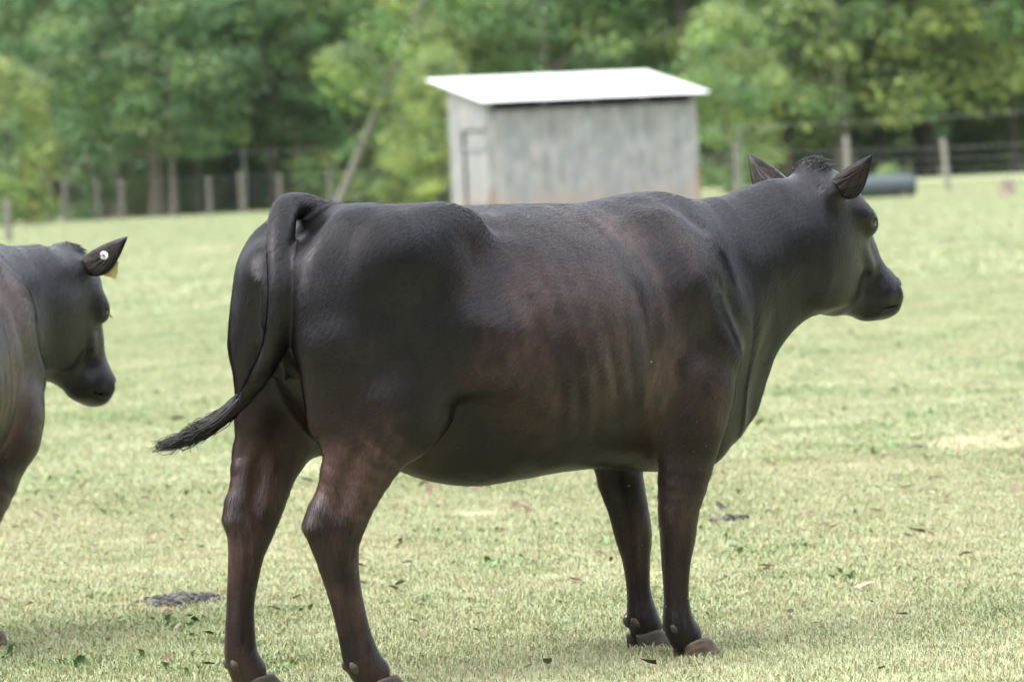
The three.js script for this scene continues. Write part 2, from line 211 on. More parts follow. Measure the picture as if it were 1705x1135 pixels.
// ---------------------------------------------------------------- tank, stump
{
  const p = onGround(1524, 327), g = thing('water_barrel', 'blue-grey plastic barrel lying on its side near the fence', 'barrel', [p.x, 0, p.z], .08), R = .26, Ln = 1.75, prof = [];
  const mat = new THREE.MeshPhysicalMaterial({ color: linear(.030, .046, .053), roughness: .5 }), pr = [[0, .0001], [.0, R * .72], [.03, R * .9], [.09, R * .985], [.2, R]]; for (const q of [.45, .9, 1.3]) pr.push([q, R], [q + .015, R + .012], [q + .06, R + .012], [q + .075, R]); pr.push([Ln - .2, R], [Ln - .09, R * .985], [Ln - .03, R * .9], [Ln, R * .72], [Ln, .0001]);
  const b = mesh('drum', new THREE.LatheGeometry(pr.map(([y, x]) => new THREE.Vector2(x, y)), 40), mat, g); b.rotation.z = Math.PI / 2; b.position.set(0, R, 0);
  const rim = mesh('rim', new THREE.TorusGeometry(R * .74, .018, 8, 32).rotateY(Math.PI / 2), mat, g); rim.position.set(.004, R, 0); const cap = mesh('bung', new THREE.CylinderGeometry(.035, .035, .03, 16).rotateZ(Math.PI / 2), mat, g); cap.position.set(.01, R + .13, .02);
  const bar = mesh('chock', new THREE.BoxGeometry(.10, .09, .5), postMat, g); bar.position.set(-.3, .045, .23);
}
{ const p = onGround(1678, 324), rings = []; for (let q = 0; q <= 7; q++) { const t = q / 7, a = []; for (let m = 0; m < 18; m++) { const an = m / 18 * 6.283, rr = (.17 - .045 * t + .09 * Math.pow(1 - t, 4)) * (1 + .22 * N3(Math.cos(an) * 1.6, t * 1.2, Math.sin(an) * 1.6)); a.push([Math.cos(an) * rr, -.03 + .36 * t + (q === 7 ? .03 * Math.sin(an * 2) : 0), -Math.sin(an) * rr]); } rings.push(a); }
  const s = mesh('tree_stump', loft(rings), new THREE.MeshStandardMaterial({ color: linear(.16, .135, .11), roughness: .95 }), scene); s.position.set(p.x, 0, p.z); tag(s, 'low pale tree stump in the open grass near the fence', 'stump'); }
// ---------------------------------------------------------------- the wood
const barkMats = [[.12, .105, .09], [.07, .06, .052], [.165, .118, .09], [.15, .145, .12]].map(c => new THREE.MeshStandardMaterial({ color: linear(...c), roughness: .95 }));
const leafMats = [[1.12, 1.1, .95], [.92, 1.0, .9], [1.5, 1.3, .9], [1.3, 1.25, 1.0]].map((c, k) => { const m = new THREE.MeshPhysicalMaterial({ vertexColors: true, color: linear(...c), roughness: .8, transmission: .5, thickness: 0, side: THREE.DoubleSide }); m.name = 'leaves_' + 'abcd'[k]; return m; });
// a tapering bent limb
function limb(pts, r0, r1, seg = 10, rad = 8) { const g = strand(pts, r0, r1, seg, rad); g.deleteAttribute('uv'); return g; }
// leaves gathered in boughs; each leaf a folded pair of faces
function foliage(seed, o) {
  const r = rng(seed), P = [], C = [], N = [], push = (p, n, l, w, ax, c) => {
    const b = new THREE.Vector3().crossVectors(n, ax).normalize(), t = p.clone().addScaledVector(ax, l), h = n.clone().multiplyScalar(w * .28);
    const L = p.clone().addScaledVector(ax, l * .45).addScaledVector(b, w).add(h), R = p.clone().addScaledVector(ax, l * .45).addScaledVector(b, -w).add(h);
    for (const q of [p, L, t, p, t, R]) { P.push(q.x, q.y, q.z); C.push(...c); }
  };
  const dir = new THREE.Vector3(), n = new THREE.Vector3(), ax = new THREE.Vector3(), c0 = new THREE.Vector3(), q = new THREE.Vector3();
  for (let k = 0; k < o.boughs; k++) {
    const y = lerp(o.y0, o.y1, Math.pow(r(), o.bias || 1)), tt = (y - o.y0) / (o.y1 - o.y0), a = r() * 6.283, rr = o.r * (.35 + .65 * Math.sqrt(r())) * Math.pow(Math.sin(Math.PI * clamp(tt * .86 + .14)), .55);
    c0.set(Math.cos(a) * rr + (o.lean || 0) * y, y, Math.sin(a) * rr);
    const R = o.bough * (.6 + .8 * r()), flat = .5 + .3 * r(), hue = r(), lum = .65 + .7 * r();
    for (let m = 0; m < o.leaves; m++) {
      dir.set(r() * 2 - 1, r() * 2 - 1, r() * 2 - 1); if (dir.lengthSq() > 1 || dir.lengthSq() < .02) { m--; continue; } const s = Math.pow(r(), .33); dir.normalize();
      q.copy(dir).multiplyScalar(R * s); q.y *= flat; q.y -= .14 * R * (q.x * q.x + q.z * q.z) / (R * R); q.add(c0);
      n.copy(dir).multiplyScalar(.55).add(new THREE.Vector3((r() - .5) * 1.1, .75 + (r() - .5) * .9, (r() - .5) * 1.1)).normalize(); ax.set(r() - .5 + dir.x * .6, -.25 + (r() - .5) * .7, r() - .5 + dir.z * .6).addScaledVector(n, -ax.dot(n)).normalize();
      const l = o.leaf * (.6 + .8 * r()), v = lum * (.8 + .4 * r()), yl = clamp(hue * .8 + .35 * r() - (o.green ?? .3)); push(q, n, l, l * .34, ax, [lerp(.066, .205, yl) * v, lerp(.180, .26, yl) * v, lerp(.052, .055, yl) * v]);  // random leaf tones; brighter, yellower ones also paint in sunlit highlights
    }
  }
  const g = new THREE.BufferGeometry(); g.setAttribute('position', new THREE.Float32BufferAttribute(P, 3)); g.setAttribute('color', new THREE.Float32BufferAttribute(C, 3)); g.computeVertexNormals(); return g;
}
function woodwork(seed, H, r0, o) { // trunk with boughs
  const r = rng(seed), G = [], bend = o.lean || 0, at = t => [bend * H * t + .12 * Math.sin(t * 4 + seed) * t, H * t - .08, .1 * Math.sin(t * 3 + seed * 2) * t];
  G.push(limb([0, .15, .3, .5, .75, 1].map(at), r0, r0 * .18, 18, 10)); G.push(limb([[0, -.08, 0], [bend * .25, .25, 0], at(.1)], r0 * 1.35, r0 * .9, 4, 10));
  for (let k = 0; k < (o.limbs || 9); k++) { const t = lerp(o.first || .2, .92, (k + r() * .6) / (o.limbs || 9)), b = at(t), a = r() * 6.283, L = o.reach * (1 - .55 * t) * (.7 + .5 * r()), up = .25 + .4 * r(); G.push(limb([b, [b[0] + Math.cos(a) * L * .5, b[1] + L * up * .45, b[2] + Math.sin(a) * L * .5], [b[0] + Math.cos(a) * L, b[1] + L * up * .7, b[2] + Math.sin(a) * L]], r0 * .34 * (1 - .5 * t), r0 * .06, 7, 6)); }
  return mergeGeometries(G);
}
const kinds = { // trees: trunk, crown shape
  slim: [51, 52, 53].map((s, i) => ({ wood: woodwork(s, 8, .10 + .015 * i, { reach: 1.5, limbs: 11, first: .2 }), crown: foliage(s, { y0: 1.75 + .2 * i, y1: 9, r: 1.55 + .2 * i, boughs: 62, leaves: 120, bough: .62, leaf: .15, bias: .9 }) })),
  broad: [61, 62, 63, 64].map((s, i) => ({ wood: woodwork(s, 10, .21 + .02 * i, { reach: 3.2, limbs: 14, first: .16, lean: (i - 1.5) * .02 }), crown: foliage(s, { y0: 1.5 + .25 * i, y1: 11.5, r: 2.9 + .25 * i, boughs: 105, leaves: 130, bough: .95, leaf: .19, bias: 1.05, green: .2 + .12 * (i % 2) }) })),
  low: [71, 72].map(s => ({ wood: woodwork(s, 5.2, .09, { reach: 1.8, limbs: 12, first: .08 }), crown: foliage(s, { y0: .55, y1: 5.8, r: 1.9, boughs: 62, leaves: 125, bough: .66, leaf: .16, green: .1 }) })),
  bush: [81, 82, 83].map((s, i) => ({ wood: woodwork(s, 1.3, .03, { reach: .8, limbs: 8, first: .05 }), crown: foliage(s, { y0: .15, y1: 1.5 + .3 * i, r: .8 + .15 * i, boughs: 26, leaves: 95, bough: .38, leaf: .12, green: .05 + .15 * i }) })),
};
const treeRng = rng(500);
function plant(kind, variant, px, d, s, bark, leaf, label, category, group, opt = {}) {
  const k = kinds[kind][variant], p = atDistance(px, d), isBush = kind === 'bush', t = thing(isBush ? 'leafy_shrub' : kind === 'slim' ? 'slim_tree' : kind === 'low' ? 'young_tree' : 'broadleaf_tree', label, category, [p.x, 0, p.z], treeRng() * 6.283, group);
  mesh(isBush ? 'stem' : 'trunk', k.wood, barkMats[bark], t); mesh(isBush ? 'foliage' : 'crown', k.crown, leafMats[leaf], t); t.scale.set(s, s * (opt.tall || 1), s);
  if (opt.lean) { t.rotation.order = 'ZYX'; t.rotation.z = opt.lean; }
  return t;
}
// edge of the wood: slim trunks standing just behind the fence, some larger ones among them
const slimLabel = 'slim pale trunked tree at the edge of the wood', slimGroup = 'slim trees at the edge of the wood';
for (const [px, d, v, s, b, l] of [[290, 137.5, 0, 1.05, 0, 0], [85, 141, 0, 1, 0, 1], [178, 143, 1, .95, 0, 1], [225, 145, 2, 1.05, 0, 0], [330, 142, 0, 1.1, 0, 1], [420, 144, 1, 1, 0, 0], [455, 143, 2, .95, 0, 0], [1250, 147, 0, 1.1, 0, 0], [1345, 150, 1, 1.05, 0, 1], [1385, 149, 2, 1, 0, 1], [1470, 151, 0, 1.1, 1, 0], [1690, 150, 1, 1.15, 1, 1]]) plant('slim', v, px, d, s, b, l, slimLabel, 'tree', slimGroup);
plant('broad', 1, 262, 139, 1, 0, 1, 'stout grey trunked tree among the slim ones left of the shed', 'tree', 'broadleaf trees of the wood');
plant('slim', 2, 497, 143, 1.05, 2, 0, 'slim tree with a reddish trunk, left of the leaning tree', 'tree', slimGroup);
plant('slim', 1, 560, 135.5, 1.2, 3, 2, 'pale leaning tree with yellow green leaves beside the shed', 'tree', slimGroup, { lean: -.42 });
plant('slim', 0, 575, 144, 1.1, 1, 3, 'dark forked tree crossing behind the pale leaning one', 'tree', slimGroup, { lean: -.2 });
plant('broad', 0, 1315, 148, .8, 2, 3, 'brown trunked tree rising behind the head of the cow', 'tree', 'broadleaf trees of the wood');
plant('low', 0, 1215, 128, .88, 1, 3, 'bright green young tree behind the end of the shed', 'tree', 'young trees at the edge of the wood');
plant('low', 1, 738, 131, .74, 1, 2, 'yellow green young tree on the door side of the shed', 'tree', 'young trees at the edge of the wood');
plant('low', 1, 20, 134, .8, 1, 2, 'yellow green young tree beside the shortest fence post', 'tree', 'young trees at the edge of the wood');
plant('broad', 2, 1548, 152, 1, 1, 0, 'dark trunked tree behind the leaning fence post', 'tree', 'broadleaf trees of the wood');
plant('broad', 3, 1600, 157, 1, 1, 3, 'tall dark tree behind the barrel and leaning post', 'tree', 'broadleaf trees of the wood');
// rows behind, closing the view
{ const r = rng(9), group = 'broadleaf trees of the wood', label = ['mid green broadleaf tree deep in the wood behind the fence', 'dark green broadleaf tree deep in the wood behind the fence', 'yellow green broadleaf tree deep in the wood behind the fence', 'bright green broadleaf tree deep in the wood behind the fence'];
  for (const [d, n, o] of [[147, 8, .3], [155, 9, .7], [164, 9, .1], [174, 10, .5], [186, 10, .9]]) for (let k = 0; k < n; k++) { const px = -170 + (k + o * .8 + (r() - .5) * .5) * 2050 / n; const leaf = px < 380 ? (r() < .6 ? 1 : 0) : r() < .45 ? 0 : r() < .6 ? 3 : r() < .5 ? 1 : 2; plant('broad', (r() * 4) | 0, px, d + (r() - .5) * 5, .95 + .35 * r(), (r() * 2) | 0, leaf, label[leaf], 'tree', group, { tall: .9 + .25 * r() }); }
}
for (const [px, d, v, s, l] of [[-20, 131, 2, 1, 2], [55, 133, 0, .8, 2], [140, 139, 1, .9, 1], [235, 141, 0, .8, 0], [310, 143, 1, 1.1, 1], [380, 144, 2, .9, 0], [440, 144, 0, 1, 1], [530, 141, 1, 1, 2], [625, 138, 2, 1.05, 2], [672, 134, 0, 1.1, 2], [735, 136, 1, 1.1, 0], [1200, 146, 2, 1.1, 1], [1270, 152, 1, 1, 0], [1365, 153, 0, 1.1, 1], [1440, 152, 1, 1, 0], [1510, 154, 2, .9, 1], [1620, 155, 0, 1, 0], [1660, 153, 1, 1.2, 0], [1730, 152, 2, 1, 0]]) plant('bush', v, px, d, s, 1, l, 'low shrub in the shade at the foot of the wood', 'shrub', 'shrubs at the foot of the wood');
plant('bush', 0, 1481, 117, .42, 3, 3, 'small pale sapling behind the lying barrel', 'shrub', 'shrubs at the foot of the wood');
// what lies beyond: the wood closes to one mass
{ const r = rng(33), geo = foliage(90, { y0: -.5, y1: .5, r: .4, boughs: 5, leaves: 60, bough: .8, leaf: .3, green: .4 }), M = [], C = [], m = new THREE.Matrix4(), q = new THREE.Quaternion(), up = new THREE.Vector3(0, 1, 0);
  for (let k = 0; k < 5200; k++) { const d = lerp(196, 212, r()), x = (r() * 2 - 1) * 46, y = Math.pow(r(), .9) * (15 + 2.5 * N3(x * .12, 2, 4)), s = 1.3 + 1.2 * r(); q.setFromAxisAngle(up, r() * 6.283); m.compose(new THREE.Vector3(x, y, -d), q, new THREE.Vector3(s, s, s)); M.push(...m.elements); const v = .6 + .6 * r(); C.push(v, v, v); }
  const o = new THREE.InstancedMesh(geo, leafMats[1], M.length / 16); o.name = 'distant_woodland'; o.instanceMatrix = new THREE.InstancedBufferAttribute(new Float32Array(M), 16); o.instanceColor = new THREE.InstancedBufferAttribute(new Float32Array(C), 3); o.userData = { kind: 'stuff', label: 'dense leaves of the wood beyond the standing trees', category: 'woodland' }; scene.add(o); }
// the wood goes on round the pasture behind the camera: its dark mass is what the flanks of the cattle mirror
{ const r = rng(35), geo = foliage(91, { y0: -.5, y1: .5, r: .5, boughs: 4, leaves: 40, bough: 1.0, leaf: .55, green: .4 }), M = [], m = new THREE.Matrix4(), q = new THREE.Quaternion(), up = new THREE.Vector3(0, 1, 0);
  for (let k = 0; k < 6500; k++) { const a = lerp(-.30, Math.PI + .30, r()), R = 44 + 7 * r(), y = Math.pow(r(), .85) * (15 + 3 * N3(a * 5, 2, 4)), s = 1.4 + 1.3 * r(); q.setFromAxisAngle(up, r() * 6.283); m.compose(new THREE.Vector3(Math.cos(a) * R, y, Math.sin(a) * R - 4), q, new THREE.Vector3(s, s, s)); M.push(...m.elements); }
  const o = new THREE.InstancedMesh(geo, leafMats[1], M.length / 16); o.name = 'surrounding_woodland'; o.instanceMatrix = new THREE.InstancedBufferAttribute(new Float32Array(M), 16); o.userData = { kind: 'stuff', label: 'dense wood round the near side of the pasture', category: 'woodland' }; scene.add(o); }
// ---------------------------------------------------------------- cattle: one implicit surface each, meshed with surface nets
const smin = (a, b, k) => { const h = k - Math.abs(a - b); if (h <= 0) return a < b ? a : b; const q = h / k; return (a < b ? a : b) - q * q * k * .25; };
const smax = (a, b, k) => -smin(-a, -b, k);
function spline(pts) { // monotone-ish cubic through [x, v...] rows
  const n = pts.length, w = pts[0].length - 1, out = new Float64Array(w);
  return x => {
    if (x <= pts[0][0]) { for (let c = 0; c < w; c++) out[c] = pts[0][c + 1]; return out; }
    if (x >= pts[n - 1][0]) { for (let c = 0; c < w; c++) out[c] = pts[n - 1][c + 1]; return out; }
    let i = 0; while (pts[i + 1][0] < x) i++;
    const a = pts[i], b = pts[i + 1], h = b[0] - a[0], t = (x - a[0]) / h, p = pts[Math.max(0, i - 1)], q = pts[Math.min(n - 1, i + 2)];
    for (let c = 1; c <= w; c++) {
      const m0 = (b[c] - p[c]) / Math.max(1e-6, b[0] - p[0]) * h, m1 = (q[c] - a[c]) / Math.max(1e-6, q[0] - a[0]) * h, t2 = t * t, t3 = t2 * t;
      out[c - 1] = (2 * t3 - 3 * t2 + 1) * a[c] + (t3 - 2 * t2 + t) * m0 + (-2 * t3 + 3 * t2) * b[c] + (t3 - t2) * m1;
    }
    return out;
  };
}
// chain of nodes [x, y, z, r in the plane, r across]
function chain(nodes, ks = .02) {
  return (x, y, z) => {
    let d = 1e9;
    for (let i = 0; i + 1 < nodes.length; i++) {
      const a = nodes[i], b = nodes[i + 1], vx = b[0] - a[0], vy = b[1] - a[1], vz = b[2] - a[2];
      let t = ((x - a[0]) * vx + (y - a[1]) * vy + (z - a[2]) * vz) / (vx * vx + vy * vy + vz * vz); t = t < 0 ? 0 : t > 1 ? 1 : t;
      const dx = x - a[0] - vx * t, dy = y - a[1] - vy * t, dz = z - a[2] - vz * t, rx = a[3] + (b[3] - a[3]) * t, rz = a[4] + (b[4] - a[4]) * t;
      const e = Math.sqrt((dx * dx + dy * dy) / (rx * rx) + dz * dz / (rz * rz)), len = Math.sqrt(dx * dx + dy * dy + dz * dz);
      const v = e < 1e-4 ? -Math.min(rx, rz) : len * (1 - 1 / e);
      d = i ? (ks ? smin(d, v, ks) : v < d ? v : d) : v;
    }
    return d;
  };
}
function ellipsoid(c, r, tilt = 0, turn = 0) { // tilt: about z (nose up positive); turn: about y
  const ct = Math.cos(tilt), st = Math.sin(tilt), cu = Math.cos(turn), su = Math.sin(turn);
  return (x, y, z) => {
    x -= c[0]; y -= c[1]; z -= c[2];
    const x1 = x * cu - z * su, z1 = x * su + z * cu;
    const u = (x1 * ct + y * st) / r[0], v = (-x1 * st + y * ct) / r[1], w = z1 / r[2];
    const k0 = Math.sqrt(u * u + v * v + w * w), k1 = Math.sqrt(u * u / (r[0] * r[0]) + v * v / (r[1] * r[1]) + w * w / (r[2] * r[2]));
    return k1 < 1e-6 ? -Math.min(...r) : k0 * (k0 - 1) / k1;
  };
}
function surfaceNets(sdf, lo, hi, cell) {
  const n = [0, 1, 2].map(k => Math.ceil((hi[k] - lo[k]) / cell) + 1), [nx, ny, nz] = n, F = new Float32Array(nx * ny * nz), B = 4, sx = 1, sy = nx, sz = nx * ny;
  for (let bz = 0; bz < nz; bz += B) for (let by = 0; by < ny; by += B) for (let bx = 0; bx < nx; bx += B) {
    const c = sdf(lo[0] + (bx + 1.5) * cell, lo[1] + (by + 1.5) * cell, lo[2] + (bz + 1.5) * cell), far = Math.abs(c) > cell * 7;
    for (let k = bz; k < Math.min(nz, bz + B); k++) for (let j = by; j < Math.min(ny, by + B); j++) for (let i = bx; i < Math.min(nx, bx + B); i++)
      F[i + j * sy + k * sz] = far ? c : sdf(lo[0] + i * cell, lo[1] + j * cell, lo[2] + k * cell);
  }
  const id = new Int32Array(nx * ny * nz).fill(-1), P = [], I = [], off = [0, sx, sy, sx + sy, sz, sx + sz, sy + sz, sx + sy + sz];
  const edges = [[0, 1], [2, 3], [4, 5], [6, 7], [0, 2], [1, 3], [4, 6], [5, 7], [0, 4], [1, 5], [2, 6], [3, 7]];
  for (let k = 0; k < nz - 1; k++) for (let j = 0; j < ny - 1; j++) for (let i = 0; i < nx - 1; i++) {
    const o = i + j * sy + k * sz; let m = 0;
    for (let c = 0; c < 8; c++) if (F[o + off[c]] < 0) m |= 1 << c;
    if (m === 0 || m === 255) continue;
    let x = 0, y = 0, z = 0, cnt = 0;
    for (const [a, b] of edges) {
      if (((m >> a) & 1) === ((m >> b) & 1)) continue;
      const fa = F[o + off[a]], t = fa / (fa - F[o + off[b]]);
      x += (a & 1) + (((b & 1) - (a & 1)) * t); y += ((a >> 1) & 1) + ((((b >> 1) & 1) - ((a >> 1) & 1)) * t); z += (a >> 2) + (((b >> 2) - (a >> 2)) * t); cnt++;
    }
    id[o] = P.length / 3; P.push(lo[0] + (i + x / cnt) * cell, lo[1] + (j + y / cnt) * cell, lo[2] + (k + z / cnt) * cell);
  }
  const quad = (a, b, c, d, flip) => { if (a < 0 || b < 0 || c < 0 || d < 0) return; if (flip) I.push(a, c, b, a, d, c); else I.push(a, b, c, a, c, d); };
  for (let k = 1; k < nz - 1; k++) for (let j = 1; j < ny - 1; j++) for (let i = 1; i < nx - 1; i++) {
    const o = i + j * sy + k * sz, s = F[o] < 0;
    if (s !== F[o + sx] < 0) quad(id[o - sy - sz], id[o - sz], id[o], id[o - sy], !s);
    if (s !== F[o + sy] < 0) quad(id[o - sx - sz], id[o - sx], id[o], id[o - sz], !s);
    if (s !== F[o + sz] < 0) quad(id[o - sx - sy], id[o - sy], id[o], id[o - sx], !s);
  }
  const e = cell * 1.3, Nn = new Float32Array(P.length);
  for (let v = 0; v < P.length; v += 3) {
    const x = P[v], y = P[v + 1], z = P[v + 2];
    let gx = sdf(x + e, y, z) - sdf(x - e, y, z), gy = sdf(x, y + e, z) - sdf(x, y - e, z), gz = sdf(x, y, z + e) - sdf(x, y, z - e);
    const l = Math.hypot(gx, gy, gz) || 1; Nn[v] = gx / l; Nn[v + 1] = gy / l; Nn[v + 2] = gz / l;
  }
  const g = new THREE.BufferGeometry();
  g.setAttribute('position', new THREE.BufferAttribute(new Float32Array(P), 3)); g.setAttribute('normal', new THREE.BufferAttribute(Nn, 3)); g.setIndex(I);
  return g;
}

// streaky short-hair relief
function hairTexture() {
  const S = 1024, d = new Uint8Array(S * S * 4), r = rng(77), a = new Float32Array(S * S);
  for (let k = 0; k < 30000; k++) {
    let x = r() * S, y = r() * S; const v = r() - .5, len = 14 + r() * 26, dx = .35 + (r() - .5) * .5;
    for (let s = 0; s < len; s++) { const q = ((y | 0) & (S - 1)) * S + ((x | 0) & (S - 1)); const w = v * Math.sin(Math.PI * s / len), q2 = ((y | 0) & (S - 1)) * S + (((x | 0) + 1) & (S - 1)); a[q] += w; a[q2] += w * .7; x += dx; y += 1; }
  }
  for (let i = 0; i < S * S; i++) { const v = clamp(168 + a[i] * 70, 40, 255); d[i * 4] = d[i * 4 + 1] = d[i * 4 + 2] = v; d[i * 4 + 3] = 255; }
  const t = new THREE.DataTexture(d, S, S, THREE.RGBAFormat); t.wrapS = t.wrapT = THREE.RepeatWrapping; t.magFilter = THREE.LinearFilter; t.needsUpdate = true; t.repeat.set(1.15, 1.15); return t;
}
const hairs = hairTexture();
const coat = new THREE.MeshPhysicalMaterial({ vertexColors: true, map: hairs, roughness: .34, specularIntensity: .58, specularColor: linear(.93, .90, 1), sheen: .05, sheenRoughness: .35, sheenColor: linear(.15, .16, .19), bumpMap: hairs, bumpScale: .0030 });
coat.name = 'short_coat';
const hairMat = new THREE.MeshStandardMaterial({ color: linear(.009, .0075, .007), roughness: .5 }); hairMat.name = 'long_hair';
const earHairMat = new THREE.MeshStandardMaterial({ color: linear(.036, .026, .022), roughness: .55 }); earHairMat.name = 'ear_fringe';
const furMat = new THREE.MeshPhysicalMaterial({ roughness: .36, specularIntensity: .85, specularColor: linear(.93, .90, 1), side: THREE.DoubleSide }); furMat.name = 'coat_hair';
const fleckMat = new THREE.MeshStandardMaterial({ color: linear(.32, .29, .25), roughness: .9 }); fleckMat.name = 'dried_mud';
const hornMat = new THREE.MeshStandardMaterial({ vertexColors: true, roughness: .62 }); hornMat.name = 'hoof_horn';
const eyeMat = new THREE.MeshPhysicalMaterial({ color: linear(.012, .008, .006), roughness: .06, clearcoat: 1 }); eyeMat.name = 'wet_eye';

const trunkRows = [ // x, top, bottom, height of greatest width, half width, exponent above, exponent below
  [-.03, 1.15, .93, 1.05, .09, 2.2, 2.2],
  [-.01, 1.205, .86, 1.05, .135, 2.2, 2.2],
  [.04, 1.27, .78, 1.06, .185, 2.3, 2.2],
  [.11, 1.318, .69, 1.08, .238, 3.1, 2.2],
  [.2, 1.332, .63, 1.06, .268, 3.4, 2.2],
  [.34, 1.316, .588, 1.0, .288, 3.2, 2.15],
  [.45, 1.306, .55, .93, .308, 2.5, 2.1],
  [.58, 1.304, .529, .90, .328, 2.25, 2.1],
  [.72, 1.304, .535, .90, .335, 2.1, 2.1],
  [.86, 1.300, .545, .91, .318, 2.05, 2.1],
  [1.0, 1.294, .546, .92, .285, 1.95, 2.1],
  [1.12, 1.288, .528, .93, .245, 1.85, 2.1],
  [1.25, 1.292, .520, .92, .205, 1.8, 2.0],
  [1.36, 1.22, .54, .90, .16, 2, 2],
  [1.46, 1.08, .62, .86, .10, 2, 2]];
function headField(H) { // H: poll position, yaw, pitch; own axes: x forward, y up from the poll
  const cy = Math.cos(H.yaw), sy = Math.sin(H.yaw), cp = Math.cos(H.pitch), sp = Math.sin(H.pitch);
  const toLocal = (x, y, z) => { x -= H.at[0]; y -= H.at[1]; z -= H.at[2]; const x1 = x * cy + z * sy, z1 = -x * sy + z * cy; return [x1 * cp + y * sp, -x1 * sp + y * cp, z1]; };
  const toBody = (x, y, z) => { const x1 = x * cp - y * sp, y1 = x * sp + y * cp; return [x1 * cy - z * sy + H.at[0], y1 + H.at[1], x1 * sy + z * cy + H.at[2]]; };
  const P = [
    [ellipsoid([.045, -.075, 0], [.105, .10, .098]), .03],
    [chain([[.075, -.10, 0, .098, .098], [.16, -.222, 0, .078, .070], [.25, -.308, 0, .062, .060]]), .03],
    [ellipsoid([.260, -.342, 0], [.072, .080, .077], -.8), .035],
    [ellipsoid([.275, -.378, 0], [.062, .030, .056], .12), .03],
    [chain([[-.035, -.285, 0, .098, .075], [.09, -.325, 0, .075, .055], [.205, -.370, 0, .045, .042]]), .04],
    [ellipsoid([-.02, -.19, 0], [.11, .15, .085]), .05],
    [ellipsoid([0, .0, 0], [.05, .055, .055]), .035],
  ];
  for (const s of [-1, 1]) P.push(
    [ellipsoid([.0, -.25, s * .058], [.105, .125, .04], .35), .07],
    [ellipsoid([.122, -.125, s * .092], [.055, .036, .031], -.7), .035],
    [ellipsoid([.125, -.22, s * .066], [.07, .016, .012], -.75), .03],
    [ellipsoid([-.012, -.045, s * .08], [.034, .03, .036]), .045],
    [ellipsoid([.302, -.338, s * .048], [.026, .038, .027], -.3), .02]);
  P.push([ellipsoid([.292, -.372, 0], [.044, .036, .060], .1), .025]);
  const cut = [];
  for (const s of [-1, 1]) cut.push([ellipsoid([.320, -.330, s * .060], [.021, .012, .016], -.9, s * .5), .010], [ellipsoid([.142, -.137, s * .127], [.020, .010, .014], -.5), .010]);
  cut.push([ellipsoid([.265, -.380, 0], [.055, .0045, .085], .14), .006]);
  const f = (X, Y, Z) => {
    const q = toLocal(X, Y, Z), x = q[0], y = q[1], z = q[2];
    const b = Math.hypot(x - .1, y + .19, z) - .36; if (b > .12) return b;
    let d = 1e9; for (const [p, k] of P) d = d > 1e8 ? p(x, y, z) : smin(d, p(x, y, z), k);
    for (const [p, k] of cut) d = smax(d, -p(x, y, z), k);
    return d;
  };
  return { f, toBody, toLocal };
}
// the same chain with rounded bends
function bent(nodes, m = 4) {
  const out = [], n = nodes.length;
  for (let i = 0; i + 1 < n; i++) { const p = nodes[Math.max(0, i - 1)], a = nodes[i], b = nodes[i + 1], q = nodes[Math.min(n - 1, i + 2)];
    for (let k = 0; k < m; k++) { const t = k / m, t2 = t * t, t3 = t2 * t; out.push(a.map((_, c) => .5 * (2 * a[c] + (b[c] - p[c]) * t + (2 * p[c] - 5 * a[c] + 4 * b[c] - q[c]) * t2 + (3 * a[c] - p[c] - 3 * b[c] + q[c]) * t3))); } }
  out.push(nodes[n - 1]); return out;
}
function boxed(nodes, f, k) { // skip a chain where it cannot matter
  const lo = [1e9, 1e9, 1e9], hi = [-1e9, -1e9, -1e9]; for (const q of nodes) for (let c = 0; c < 3; c++) { lo[c] = Math.min(lo[c], q[c] - q[3]); hi[c] = Math.max(hi[c], q[c] + q[3]); }
  return (x, y, z, d) => { const b = Math.max(lo[0] - x, x - hi[0], lo[1] - y, y - hi[1], lo[2] - z, z - hi[2]); return b > d + k && b > 0 ? 1e3 : f(x, y, z); };
}
